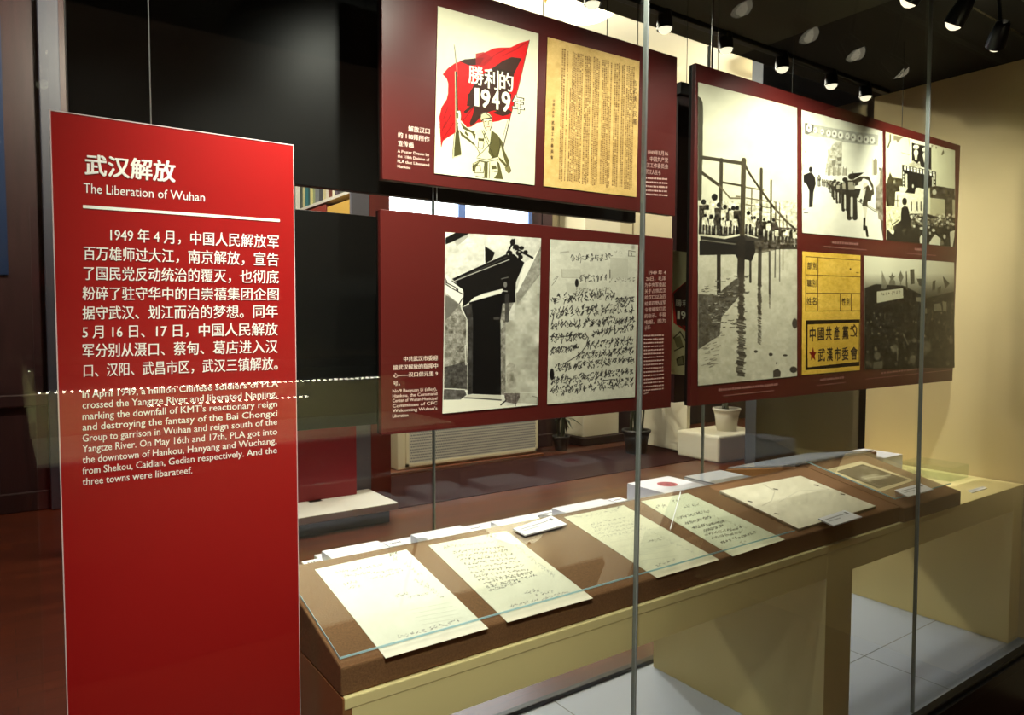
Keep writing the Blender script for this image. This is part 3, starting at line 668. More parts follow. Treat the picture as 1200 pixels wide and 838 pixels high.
# river photograph
ta = (810, 90, 7.615); tb = (810, 180, 7.615); td = (810, 280, 4.652)
c = Canvas([(818.1, 96.3), (934.1, 126.1), (934, 440.8), (818, 452)], 2.2, (196, 192, 166))
BR = (46, 39, 26); DK = (16, 14, 11)
c.mottle(4, 10)
c.poly([T((45, 55), td), T((577, 20), td), T((577, 750), td), T((37, 802), td)], (186, 180, 156), 1, amp=7, sc=4)
m = np.clip((c.Y-300)/150, 0, 1)*np.clip((c.X-860)/60, 0, 1); c.im += (m*12)[..., None]
for ln, w in (([(95, 20), (460, 75)], 4.2), ([(268, 40), (262, 440)], 4.2), ([(625, 125), (618, 838)], 3.4), ([(95, 155), (245, 265)], 3.6), ([(245, 265), (345, 380)], 1.9), ([(345, 380), (432, 383)], 1.9), ([(270, 240), (440, 270)], 2.4), ([(485, 285), (645, 312)], 1.8), ([(490, 380), (705, 416)], 1.5), ([(490, 440), (705, 470)], 1.2), ([(540, 300), (535, 600)], 1.6), ([(460, 50), (520, 165), (620, 310), (740, 470), (850, 590), (930, 660)], 2.6), ([(713, 225), (708, 838)], 2.2), ([(755, 420), (748, 720)], 1.8), ([(790, 430), (786, 700)], 1.4), ([(820, 540), (818, 700)], 1.8), ([(850, 535), (855, 660)], 1.6), ([(640, 505), (700, 510)], 1.0), ([(700, 560), (800, 580)], 1.0), ([(400, 365), (432, 368)], 1.6)):
    c.line(ln, w, BR if w > 2 else (92, 82, 60), .95, tb)
# crowded boats
c.poly([(80, 690), (130, 660), (300, 670), (435, 665), (435, 838), (80, 838)], DK, .9, tb)
c.poly([(480, 690), (600, 660), (700, 680), (945, 740), (945, 838), (470, 838)], (38, 33, 27), .9, tb)
r = c.rng
def folk(x, y, h, dark):
    body = (44, 38, 28) if dark else (206, 200, 172)
    c.ell(x, y+h*.08, h*.07, h*.08, DK, 1, tb); c.poly([(x-h*.14, y+h*.18), (x+h*.13, y+h*.17), (x+h*.15, y+h*.6), (x-h*.13, y+h*.6)], body, .95, tb)
    c.line([(x-h*.08, y+h*.58), (x-h*.1, y+h)], h*.013, (36, 32, 26), 1, tb); c.line([(x+h*.07, y+h*.58), (x+h*.08, y+h)], h*.013, (36, 32, 26), 1, tb)
    c.line([(x-h*.02, y+h*.62), (x-h*.02, y+h)], h*.008, (200, 194, 168), .8, tb); c.line([(x+h*.13, y+h*.25), (x+h*.2, y+h*.5)], h*.01, DK, .9, tb)
c.poly([(85, 420), (160, 440), (240, 420), (430, 470), (430, 660), (85, 660)], (120, 110, 88), .55, tb, amp=30, sc=2)
for x, y, h, d in ((110, 390, 300, 1), (150, 440, 250, 0), (205, 345, 340, 0), (245, 420, 270, 1), (300, 440, 250, 0), (340, 470, 220, 1), (372, 450, 240, 0), (410, 450, 240, 1), (125, 520, 180, 0), (180, 540, 160, 0), (225, 520, 180, 1), (285, 550, 150, 0), (330, 560, 140, 0), (395, 540, 160, 0), (510, 495, 220, 0), (565, 540, 180, 0), (595, 560, 150, 1), (650, 560, 160, 1), (690, 580, 170, 0), (735, 560, 200, 1), (765, 640, 150, 0), (800, 640, 150, 1), (835, 660, 130, 0), (865, 640, 150, 0), (895, 660, 140, 1), (925, 660, 150, 0)): folk(x, y, h, d)
mk = c._bb(821, 233, 934, 276).astype(float); c.mottle(26, 1.6, mk); c.ell(210, 372, 24, 30, DK, 1, tb); c.ell(375, 472, 18, 16, DK, 1, tb); c.ell(510, 515, 18, 18, DK, 1, tb)
c.poly([(80, 700), (300, 722), (300, 745), (80, 716)], (186, 180, 152), 1, tb); c.poly([(300, 722), (435, 700), (435, 716), (300, 745)], (206, 200, 172), 1, tb); c.line([(110, 765), (300, 795), (415, 788)], 1.3, (150, 144, 122), .9, tb); c.line([(480, 705), (590, 735)], 1.2, (196, 190, 164), 1, tb); c.line([(800, 790), (940, 788)], 1.5, (190, 184, 158), .9, tb)
c.line([(468, 45), (452, 838)], 5.6, (58, 50, 34), 1, tb); c.line([(450, 260), (440, 838)], 1.6, (40, 34, 26), .9, tb)
c.poly([(720, 640), (950, 648), (950, 662), (720, 655)], (70, 58, 50), .8, tb)
# water
c.poly([(45, 0), (345, 0), (350, 60), (330, 110), (250, 95), (240, 75), (45, 78)], (26, 23, 20), 1, td); c.line([(60, -5), (240, 18)], 1.4, (120, 114, 96), .8, td)
c.poly([(345, 0), (577, -10), (577, 20), (500, 40), (420, 60), (350, 70)], (70, 62, 50), .7, td, amp=26, sc=1.5)
for ln, w, a_ in (([(150, 70), (150, 290)], 4.6, .95), ([(275, -10), (270, 180)], 8.4, .95), ([(322, 60), (322, 225)], 2.6, .85), ([(375, 40), (372, 240)], 4.2, .8), ([(427, 60), (427, 290)], 2.2, .75), ([(458, 40), (456, 200)], 1.6, .6), ([(482, 40), (482, 220)], 1.4, .5), ([(500, 40), (500, 160)], 1.2, .5)): c.line(ln, w, (34, 29, 24), a_, td)
c.poly([(38, 290), (140, 298), (190, 250), (250, 200), (290, 260), (240, 330), (165, 420), (155, 520), (95, 560), (38, 600)], (52, 46, 38), .75, td, amp=14, sc=2)
for k in range(130):
    y = r.uniform(190, 480); x = r.uniform(45, 300) if y < 330 else r.uniform(45, 280); L = r.uniform(8, 30)
    c.line([(x, y), (x+L*.5, y+r.uniform(1, 4)), (x+L, y-1)], r.uniform(.5, 1.2), (40, 35, 29) if r.random() < .6 else (200, 195, 172), r.uniform(.4, .9), td)
for k in range(60):
    y = r.uniform(440, 700); x = r.uniform(40, 180-(y-440)*.2); c.line([(x, y), (x+r.uniform(10, 30), y-r.uniform(2, 9))], r.uniform(.5, 1.4), (80, 73, 62), r.uniform(.25, .7), td)
def wavy(x, y0, y1, w, amp):
    y = y0
    while y < y1:
        c.line([(x-amp*r.uniform(.3, 1), y), (x+amp*r.uniform(.3, 1), y+r.uniform(4, 9))], w*r.uniform(.45, 1.05), (58, 51, 42), r.uniform(.5, .9), td); y += 6
wavy(272, 180, 430, 4.4, 14); wavy(272, 420, 680, 2.2, 24); wavy(268, 670, 745, 2.4, 26); wavy(372, 210, 400, 2.6, 9); wavy(372, 380, 570, 1.3, 10); wavy(427, 270, 370, 1.0, 4)
for e in ((433, 627, 11, 9), (512, 632, 13, 6), (465, 676, 4, 6), (557, 712, 20, 18), (565, 455, 15, 28), (352, 610, 10, 8)): c.ell(*e, (50, 44, 38), .9, td)
c.poly([(447, 718), (470, 705), (488, 722), (486, 752), (447, 756)], (70, 62, 54), 1, td)
# dark worn edge on the left
c.poly([T(p, ta) for p in [(62, 168), (84, 185), (104, 225), (106, 300), (100, 838)]]+[T(p, tb) for p in [(100, 0), (92, 400), (62, 400)]], (52, 46, 32), .95); c.line([(68, 40), (66, 160)], .6, (150, 144, 118), .6, ta)
pic = c.build('river_photograph', RB, PD, M_PRINT, .001); tag(pic, 'tall photograph of a timber pier and crowded boats on a river')
# street photograph
te = (935, 125, 10.476); tf = (935, 195, 9.314)
c = Canvas([(939.3, 128.6), (1034.3, 153.6), (1034.9, 281.4), (940.2, 272.8)], 2.6, (222, 220, 196))
c.mottle(5, 8)
c.poly([(85, 190), (190, 215), (390, 255), (700, 310), (985, 345), (985, 478), (780, 460), (560, 432), (390, 385), (85, 350)], (168, 166, 148), .9, te, amp=10, sc=3)
c.poly([(85, 195), (195, 220), (190, 300), (120, 340), (85, 330)], (60, 58, 50), .75, te)
for cx, cy, s_ in ((140, 258, 42), (215, 285, 26), (300, 305, 26), (378, 322, 32), (450, 330, 36), (525, 345, 38), (610, 358, 34), (685, 375, 36), (765, 388, 38), (842, 400, 38), (915, 408, 34)):
    c.ell(cx, cy, s_*.82, s_*1.25, (232, 230, 210), 1, te); c.ell(cx-6, cy, s_*.28, s_*.45, (86, 82, 70), .85, te)
    c.ell(cx+s_*.9, cy+s_*1.2, s_*.35, s_*.35, (110, 108, 94), .7, te)
c.poly([(380, 560), (420, 470), (480, 425), (545, 440), (540, 838), (330, 838), (350, 700)], (174, 170, 148), 1, te, amp=22, sc=1.6)
for q_ in ([(415, 660), (470, 650), (460, 720), (420, 720)], [(480, 620), (540, 610), (540, 660), (490, 670)], [(490, 700), (530, 690), (525, 735), (500, 730)]): c.poly(q_, (96, 92, 76), .8, te)
for x in (380, 440, 500, 560, 600): c.line([(x, 740), (x-6, 838)], 1.2, (110, 105, 88), .9, te)
c.line([(375, 530), (395, 838)], 1.0, (140, 136, 116), .8, te)
c.poly([(45, 150), (80, 180), (80, 350), (70, 620), (100, 838), (45, 838)], (200, 190, 160), .8, te, amp=18, sc=2); c.ell(95, 550, 10, 20, (90, 86, 70), .8, te)
c.poly([(925, 660), (950, 630), (975, 650), (975, 838), (925, 838)], (124, 116, 92), .95, te); c.line([(915, 640), (915, 838)], .8, (150, 146, 122), .8, te); c.poly([(990, 740), (1025, 750), (1000, 790)], (50, 46, 38), .9, te); c.line([(1030, 330), (1025, 800)], 1.2, (190, 186, 160), .8, te)
c.poly([(60, 260), (250, 190), (400, 200), (560, 300), (930, 560), (930, 810), (45, 730)], (216, 212, 190), .9, tf, amp=3, sc=4)
def sold(x, y, h, lite=0):
    w = h*.15; B = (44, 40, 32)
    c.ell(x, y+h*.06, w*.55, h*.07, B, 1, tf); c.poly([(x-w, y+h*.15), (x+w, y+h*.13), (x+w*1.05, y+h*.5), (x-w*.9, y+h*.52)], B, .95, tf)
    c.poly([(x-w*.55, y+h*.18), (x+w*.55, y+h*.18), (x+w*.45, y+h*.36), (x-w*.5, y+h*.36)], (164, 158, 132), .9, tf)
    c.line([(x-w*.4, y+h*.5), (x-w*.35, y+h)], h*.0125, B, 1, tf); c.line([(x+w*.4, y+h*.5), (x+w*.5, y+h)], h*.0125, B, 1, tf); c.line([(x, y+h*.55), (x, y+h*.95)], h*.006, (214, 210, 186), .9, tf)
for x, y, h in ((232, 90, 120), (268, 135, 70), (290, 138, 75), (315, 140, 80), (340, 145, 100), (362, 150, 130), (385, 155, 170), (405, 140, 210), (440, 160, 230), (515, 120, 350), (588, 80, 480)): sold(x, y, h)
c.poly([(330, 190), (420, 220), (410, 270), (350, 220)], (50, 46, 36), .9, tf)
for x in (345, 405, 445, 515): c.poly([(x-12, 20), (x+14, 15), (x+12, 95), (x-14, 100)], (140, 134, 112), .8, tf)
c.poly([(605, 72), (722, 64), (690, 90), (615, 132)], (26, 23, 20), 1, tf); c.line([(600, 60), (610, 200)], 1.0, (60, 56, 44), .9, tf)
c.line([(630, 160), (690, 130), (760, 130), (800, 210), (808, 290)], 5.2, (58, 52, 40), .95, tf); c.line([(640, 225), (690, 215), (720, 150), (755, 165), (790, 240)], 4.2, (230, 227, 206), 1, tf); c.poly([(625, 240), (690, 240), (660, 350), (640, 330)], (40, 36, 30), .95, tf)
c.ell(738, 205, 26, 30, (196, 190, 164), 1, tf); c.poly([(712, 240), (770, 200), (812, 290), (800, 370), (762, 380), (760, 440), (700, 430), (720, 330)], (54, 48, 36), 1, tf); c.poly([(715, 240), (745, 235), (730, 320), (705, 350)], (206, 200, 176), .9, tf)
c.poly([(708, 430), (762, 430), (745, 560), (740, 660), (715, 660), (725, 540)], (190, 184, 160), 1, tf); c.line([(728, 570), (724, 690)], 2.6, DK, 1, tf); c.line([(745, 660), (760, 760)], 2.6, DK, 1, tf)
c.poly([(850, 220), (870, 120), (900, 30), (935, 0), (935, 590), (878, 575), (870, 480), (848, 500)], (122, 114, 96), 1, tf, amp=18, sc=2); c.poly([(830, 180), (870, 60), (900, 40), (890, 180), (830, 250)], (206, 201, 176), .9, tf); c.poly([(900, 580), (935, 590), (932, 810), (915, 700)], (62, 50, 44), .9, tf)
c.line([(640, 365), (860, 500)], 1.0, (70, 66, 54), .9, tf); c.line([(760, 420), (860, 480)], .7, (90, 86, 70), .9, tf); c.ell(690, 370, 14, 20, DK, .8, tf)
c.ell(140, 30, 20, 32, (36, 32, 28), 1, tf); c.poly([(62, 90), (120, 65), (155, 65), (190, 120), (196, 190), (172, 270), (160, 440), (122, 445), (125, 260), (90, 185), (62, 170)], (26, 23, 22), 1, tf); c.line([(142, 300), (142, 430)], .5, (90, 86, 74), .8, tf)
c.line([(68, 505), (110, 505)], .9, DK, .9, tf); c.poly([(60, 460), (85, 462), (60, 472)], DK, .9, tf)
pic = c.build('street_photograph', RB, PD, M_PRINT, .001); tag(pic, 'photograph of soldiers marching down a street under a banner')
# rally gate photograph
tg = (1030, 150, 11.97); th = (1030, 215, 9.86)
c = Canvas([(1037.9, 154.6), (1119.2, 176.3), (1119, 289.5), (1038.6, 281)], 2.8, (206, 203, 164))
GRY = (190, 186, 150)
c.line([(160, 95), (158, 180), (125, 270)], 1.6, (70, 66, 46), .95, tg); c.poly([(205, 100), (350, 130), (310, 150), (262, 210), (240, 170), (205, 175)], (110, 100, 76), .9, tg); c.line([(315, 345), (430, 378)], .7, (110, 106, 80), .8, tg); c.line([(415, 150), (435, 260)], .8, (110, 106, 80), .8, tg)
for q_ in ([(870, 375), (905, 300), (915, 350), (890, 385)], [(790, 260), (815, 265), (800, 300)], [(725, 240), (765, 245), (735, 280)]): c.poly(q_, (96, 92, 66), .9, tg)
c.poly([(435, 155), (735, 215), (735, 600), (430, 520)], (228, 226, 196), 1, tg); c.poly([(460, 205), (735, 275), (735, 590), (460, 500)], (30, 26, 22), 1, tg)
for cx, cy in ((520, 268), (645, 305)):
    c.ell(cx, cy, 42, 34, (224, 221, 192), 1, tg); c.line([(cx-32, cy+30), (cx+34, cy+38)], 1.4, (34, 30, 24), 1, tg); c.ell(cx, cy+80, 32, 46, (224, 220, 190), 1, tg); c.poly([(cx-22, cy+115), (cx+20, cy+120), (cx+8, cy+185), (cx-12, cy+180)], (216, 212, 182), 1, tg)
c.poly([(400, 520), (480, 450), (530, 500), (570, 465), (590, 560), (640, 580), (690, 560), (690, 620), (400, 560)], (170, 165, 134), .9, tg, amp=26, sc=1.4)
c.poly([(325, 512), (800, 615), (800, 690), (325, 590)], (26, 23, 20), 1, tg); c.poly([(325, 590), (800, 690), (800, 838), (325, 838)], (20, 18, 16), 1, tg)
for i in range(10): x = 350+i*45; y = 540+i*10.0; c.poly([(x, y-14), (x+27, y-8), (x+27, y+52), (x+4, y+46)], (232, 230, 206), 1, tg); c.line([(x+8, y+5), (x+22, y+10)], .6, (60, 56, 44), .9, tg)
for i in range(5): c.poly([(336, 615+i*48), (352, 618+i*48), (352, 650+i*48), (336, 648+i*48)], (206, 203, 170), 1, tg)
for i in range(4): c.poly([(772, 640+i*50), (786, 643+i*50), (786, 676+i*50), (772, 674+i*50)], (206, 203, 170), 1, tg)
c.poly([(372, 640), (398, 646), (398, 838), (372, 838)], (196, 192, 160), .95, tg); c.poly([(745, 690), (762, 694), (762, 838), (745, 838)], (214, 211, 180), .95, tg)
c.poly([(110, 838), (120, 730), (155, 618), (190, 690), (322, 712), (322, 838)], (58, 52, 32), 1, tg, amp=16, sc=1.5); c.poly([(200, 740), (230, 730), (230, 790), (205, 790)], (150, 146, 116), .8, tg); c.poly([(805, 812), (940, 830), (940, 838), (805, 838)], (60, 54, 40), 1, tg)
c.poly([(62, 0), (240, 0), (240, 90), (190, 100), (180, 260), (90, 265)], (52, 46, 30), 1, th, amp=14, sc=1.5); c.poly([(235, 30), (300, 40), (310, 90), (240, 85)], (210, 206, 172), .9, th)
c.poly([(330, 0), (575, 0), (575, 70), (430, 45), (410, 118), (300, 105), (330, 60)], (24, 21, 18), 1, th); c.ell(392, 30, 10, 22, (214, 210, 180), .9, th)
c.poly([(190, 95), (420, 122), (430, 50), (560, 68), (575, 360), (270, 330), (250, 260), (190, 250)], (214, 210, 176), 1, th, amp=10, sc=1.6)
for x in (375, 440, 485): c.poly([(x-8, 210), (x+8, 208), (x+8, 320), (x-8, 310)], (60, 54, 42), .9, th)
c.line([(190, 190), (240, 200)], 1, (70, 64, 46), .9, th); c.line([(215, 130), (215, 280)], 1, (80, 74, 54), .9, th)
c.poly([(585, 40), (650, 30), (875, 60), (880, 420), (760, 390), (760, 185), (590, 165)], (64, 56, 42), 1, th, amp=16, sc=1.5); c.poly([(592, 168), (758, 188), (756, 405), (592, 380)], (176, 170, 132), 1, th); c.poly([(850, 185), (880, 190), (880, 430), (852, 400)], (190, 180, 140), .9, th); c.ell(640, 100, 24, 30, (196, 192, 160), .9, th)
c.poly([(90, 480), (250, 420), (270, 480), (360, 350), (560, 350), (700, 390), (880, 400), (880, 740), (90, 660)], (30, 27, 22), 1, th)
r = c.rng
for k in range(170):
    x = r.uniform(360, 870); y = r.uniform(345, 470)+abs(r.normal())*25; s_ = r.uniform(5, 15); c.ell(x, y, s_, s_*1.1, (214, 210, 178) if r.random() < .55 else (120, 112, 86), r.uniform(.5, .95), th)
for k in range(26): c.ell(r.uniform(250, 860), r.uniform(480, 620), r.uniform(8, 20), r.uniform(10, 22), (96, 88, 66), r.uniform(.3, .6), th)
for q_ in ([(465, 640), (490, 592), (530, 650), (524, 712), (480, 706)], [(580, 690), (610, 640), (650, 588), (712, 640), (706, 722), (580, 720)], [(820, 560), (875, 540), (872, 620), (850, 742), (828, 725)]): c.poly(q_, (216, 212, 180), 1, th)
for e in ((492, 518, 24, 16), (630, 542, 20, 18), (758, 615, 16, 26), (590, 575, 10, 18)): c.ell(*e, (206, 202, 172), .95, th)
c.ell(725, 690, 24, 26, (120, 112, 90), .9, th)
c.poly([(90, 268), (140, 255), (180, 290), (215, 270), (245, 330), (250, 430), (200, 470), (165, 600), (90, 520)], (206, 202, 160), 1, th, amp=22, sc=1.8); c.line([(150, 480), (230, 420)], 1.2, (60, 54, 40), .9, th); c.line([(120, 350), (150, 470)], .8, (110, 104, 76), .8, th); c.poly([(160, 500), (200, 470), (205, 520), (175, 560)], (60, 54, 40), .9, th)
c.ell(295, 208, 28, 42, (30, 26, 22), 1, th); c.poly([(262, 285), (290, 260), (330, 270), (350, 330), (348, 520), (255, 520), (252, 380)], (26, 23, 20), 1, th)
c.poly([(200, 600), (470, 620), (470, 720), (150, 680), (90, 660), (90, 560)], (30, 24, 20), .8, th)
pic = c.build('rally_photograph', RB, PD, M_PRINT, .001); tag(pic, 'photograph of a crowd before a gate with two portraits')
# yellow card
ti = (935, 290, 5.41)
c = Canvas([(940.5, 294.6), (1008.4, 299.2), (1007.6, 433.8), (939.6, 439.4)], 2.8, (222, 180, 70))
c.mottle(5, 5); c.mottle(4, 1.5)
LN = (64, 36, 14)
for ln in ([(50, 57), (397, 82)], [(50, 172), (397, 186)], [(50, 287), (397, 290)], [(50, 401), (397, 399)], [(50, 57), (49, 401)], [(127, 64), (125, 400)], [(268, 290), (268, 398)], [(338, 290), (338, 398)]): c.line(ln, .75, LN, .95, ti)
c.poly([(50, 460), (393, 454), (391, 750), (48, 778)], (30, 18, 10), 1, ti); c.poly([(62, 486), (388, 474), (387, 724), (61, 760)], (214, 172, 64), 1, ti); c.mottle(4, 2)
c.ell(333, 137, 5, 8, LN, .8, ti); c.line([(370, 158), (385, 160)], .8, LN, .8, ti)
P = [(95+(26 if k % 2 == 0 else 11)*math.sin(k*math.pi/5)*.98, 678-(48 if k % 2 == 0 else 20)*math.cos(k*math.pi/5)) for k in range(10)]
c.poly(P, (120, 22, 16), 1, ti)
c.line([(356, 487), (372, 510), (371, 540), (355, 560), (335, 558)], 1.3, LN, 1, ti); c.line([(340, 500), (372, 562)], 1.3, LN, 1, ti); c.line([(336, 515), (356, 498)], 2.0, LN, 1, ti)
pic = c.build('membership_card_print', RB, PD, M_PRINT, .001); tag(pic, 'yellow membership card print with a ruled form')
lt = MB()
def w_(tx, x0_, x1_, y0, y1, dy=0.0, b=.02): row(lt, tx, x0_, y0, y1, x1_, y0+dy, y1+dy, tp, b, ti)
for wd in ((('部', 60, 88, 95, 138, 1), ('別', 94, 119, 96, 140, 1)), (('職', 58, 86, 205, 250, 1), ('別', 92, 116, 205, 250, 1)), (('姓', 56, 86, 318, 364, 1), ('名', 90, 118, 318, 364, 0)), (('性', 279, 303, 322, 368, 0), ('別', 307, 331, 322, 368, 0))):
    lt = MB(); [w_(*a_) for a_ in wd]; obj('card_lettering', lt, M_INK, pic)
lt = MB()
for ch, a_, b_, y0, y1 in (('中', 75, 112, 510, 596), ('國', 127, 166, 508, 590), ('共', 177, 215, 506, 588), ('產', 228, 264, 504, 586), ('黨', 283, 321, 502, 582)): w_(ch, a_, b_, y0, y1, -2, .03)
obj('card_lettering', lt, M_INK, pic); lt = MB()
for ch, a_, b_, y0, y1 in (('武', 128, 172, 646, 725), ('漢', 184, 221, 642, 722), ('市', 233, 271, 640, 720), ('委', 280, 320, 638, 716), ('會', 334, 378, 636, 714)): w_(ch, a_, b_, y0, y1, -3, .03)
obj('card_lettering', lt, M_INK, pic)
# crowd photograph
tj_ = (1005, 295, 5.41)
c = Canvas([(1013, 299.6), (1118.1, 307.6), (1118.7, 431), (1013.3, 432.8)], 2.4, (58, 53, 40))
g = np.clip((350-c.Y)/30, 0, 1)[..., None]; c.im = c.im*(1-g)+np.array((216, 212, 180))*g
c.poly([(43, 230), (100, 205), (290, 215), (430, 290), (610, 250), (615, 735), (45, 745)], (26, 23, 18), .94, tj_, amp=12, sc=2.2)
r = c.rng
for k in range(420):
    x = r.uniform(48, 605); y = r.uniform(300, 720); s_ = 3+(y-290)/430*13*r.uniform(.5, 1.1); v = r.uniform(8, 205 if r.random() < .28 else 95)
    c.ell(x, y, s_*.8, s_, (v, v*.94, v*.76), r.uniform(.35, .8), tj_, .5)
for k in range(90):
    x = r.uniform(60, 600); y = r.uniform(300, 620); c.line([(x, y), (x+r.uniform(-14, 14), y-r.uniform(15, 60))], r.uniform(.4, .9), (108, 101, 80) if r.random() < .6 else (22, 20, 16), r.uniform(.3, .8), tj_)
m = np.clip((c.Y-385)/50, 0, 1)[..., None]*.25; c.im = c.im*(1-m)+np.array((18, 16, 13))*m
c.poly([(80, 215), (110, 203), (215, 208), (280, 212), (280, 240), (60, 250)], (36, 33, 26), .9, tj_)
c.poly([(112, 243), (283, 220), (285, 297), (113, 331)], (40, 36, 28), 1, tj_); c.poly([(118, 250), (278, 228), (280, 290), (118, 322)], (186, 181, 150), 1, tj_); c.scribble((140, 282), (265, 262), 26, 8, (60, 55, 44), .6, .9, t=tj_)
GF_ = (98, 94, 76)
c.poly([(148, 118), (182, 208), (172, 232), (146, 232)], (120, 115, 94), .9, tj_); c.poly([(263, 118), (282, 160), (264, 196), (248, 160)], GF_, .9, tj_); c.line([(264, 190), (264, 215)], .7, GF_, 1, tj_)
P = [(210+(24 if k % 2 == 0 else 10)*math.sin(k*math.pi/5), 162-(34 if k % 2 == 0 else 14)*math.cos(k*math.pi/5)) for k in range(10)]; c.poly(P, GF_, .95, tj_); c.poly([(195, 180), (228, 180), (232, 210), (190, 210)], GF_, .9, tj_)
for q_ in ([(322, 112), (350, 108), (352, 200), (326, 206)], [(365, 168), (412, 170), (414, 225), (380, 210)], [(468, 185), (488, 178), (484, 240), (464, 245)], [(535, 152), (582, 200), (552, 232)], [(296, 125), (302, 122), (308, 240), (296, 240)], [(500, 225), (525, 215), (520, 262), (500, 262)]): c.poly(q_, (70, 66, 52), .95, tj_)
for q_ in ([(475, 330), (520, 322), (530, 370), (478, 372)], [(535, 310), (562, 318), (560, 375), (536, 372)], [(362, 285), (415, 285), (415, 318), (362, 312)], [(412, 360), (432, 355), (432, 390), (412, 390)]): c.poly(q_, (140, 135, 108), .8, tj_)
for e in ((428, 600, 30, 40), (340, 680, 20, 26), (120, 660, 20, 26), (592, 560, 14, 22), (225, 615, 22, 24), (350, 560, 14, 14), (138, 395, 8, 10), (510, 445, 8, 12)): c.ell(*e, (128, 123, 102), .7, tj_, .5)
c.poly([(98, 700), (150, 692), (152, 740), (96, 742)], (120, 115, 94), .7, tj_); c.line([(245, 610), (243, 690)], 1, (140, 135, 110), .8, tj_); c.line([(280, 520), (310, 585)], 1.5, (120, 115, 94), .8, tj_)
pic = c.build('crowd_photograph', RB, PD, M_PRINT, .001); tag(pic, 'dark photograph of a dense crowd with banner and flags')
for p0, p1, h, n, tt in (((240, 106), (640, 66), 17, 26, (800, 440, 5.714)), ((270, 140), (610, 104), 7, 30, (800, 440, 5.714)), ((920, 36), (1080, 20), 15, 11, (800, 440, 5.714)), ((898, 70), (1095, 48), 6, 18, (800, 440, 5.714)), ((230, 100), (430, 114), 20, 11, (940, 270, 6.486)), ((165, 126), (490, 152), 8, 24, (940, 270, 6.486)), ((855, 150), (945, 158), 18, 5, (940, 270, 6.486)), ((795, 178), (1020, 194), 7, 16, (940, 270, 6.486)), ((150, 775), (510, 735), 11, 20, tj_), ((50, 810), (610, 750), 5, 40, tj_)):
    lt = MB(); dashes(lt, p0, p1, h, n, PT, tt, .9); obj('caption', lt, mat('caption_dusky', (150, 100, 92), .5), RB)

# ---- black boards that face the other side of the case
M_BKG = mat('black_gloss_back', (10, 10, 9), 0.36, 0.2)
rb = thing('exhibition_board', 'large black back of a board, top left, behind the red text panel', 'exhibition board', (.8, 1.55, 1.843))
obj('panel', MB().box(0.105, 1.542, 1.55, 1.574, 1.843, 2.285, bev=.001), M_BKG, rb)
obj('top_strip', MB().box(0.105, onY(689, 35, 1.55)[0], 1.548, 1.576, 2.285, onY(689, 35, 1.55)[2], bev=.001), mat('strip_brown', (128, 76, 36), .5), rb)
for x in (.4, 1.2): obj('hanging_wire', MB().tube([(x, 1.562, 2.28), (x, 1.562, CEIL_Z)], .0012, 6), M_WIRED, rb)
rb = thing('exhibition_board', 'black back of a lower board between the red text panel and the doorway board', 'exhibition board', (.8, 1.55, 1.305))
obj('panel', MB().box(0.105, 1.542, 1.55, 1.574, 1.307, 1.79, bev=.001), M_BKG, rb)
for x in (.4, 1.2): obj('hanging_wire', MB().tube([(x, 1.562, 1.785), (x, 1.562, 1.845)], .0012, 6), M_WIRED, rb)
gx0, gx1 = 1.775, 2.6
rb = thing('exhibition_board', 'dark board with a second flag poster, glimpsed in the gap left of the tall board', 'exhibition board', (2.0, 1.6, 1.285))
obj('panel', MB().box(gx0, gx1, 1.60, 1.62, 1.285, 2.31, bev=.001), mat('board_dark_maroon', (44, 14, 13), .4), rb)
obj('top_ledge', MB().box(gx0-.004, gx1, 1.585, 1.625, 2.272, 2.31, bev=.002), M_EDGE, rb)
for x in (onY(805, 70, 1.61)[0], 2.4): obj('hanging_wire', MB().tube([(x, 1.61, 2.305), (x, 1.61, CEIL_Z)], .0012, 6), M_WIRED, rb)
tk = (745, 270, 3.98)
gq = [(787, 293.5), (860, 305), (860, 449), (785, 438)]
c = Canvas([(788.5, 293.5), (868, 304), (866, 446), (786, 438)], 2.2, (214, 206, 160))
c.poly([(170, 290), (232, 235), (500, 220), (500, 560), (230, 470), (176, 430)], RED, .9, tk); c.poly([(176, 295), (232, 235), (420, 240), (420, 460), (190, 440)], (52, 26, 18), .95, tk)
for ln in ([(176, 500), (205, 470), (232, 520)], [(180, 560), (220, 540)], [(190, 600), (215, 585), (222, 625), (195, 630), (190, 600)], [(205, 440), (232, 460)]): c.line(ln, 1.2, (60, 54, 30), 1, tk)
for q_ in ([(176, 500), (205, 490), (222, 545), (190, 545)], [(192, 590), (225, 580), (225, 625), (195, 632)]): c.poly(q_, OLV, .6, tk)
pic = c.build('poster_print', rb, pfun(1.598), M_PRINT, .001)
lt = MB(); row(lt, '勝', 186, 322, 352, 214, 326, 356, pfun(1.5965), .03, tk); row(lt, '利', 217, 326, 356, 245, 330, 360, pfun(1.5965), .03, tk); row(lt, '1', 196, 375, 412, 204, 376, 413, pfun(1.5965), .05, tk); row(lt, '9', 212, 377, 412, 232, 380, 415, pfun(1.5965), .05, tk); row(lt, '4', 238, 380, 416, 256, 383, 419, pfun(1.5965), .05, tk); row(lt, '9', 262, 384, 420, 280, 387, 423, pfun(1.5965), .05, tk)
obj('poster_lettering', lt, mat('poster_lettering_cream', (236, 230, 205), .6), pic)

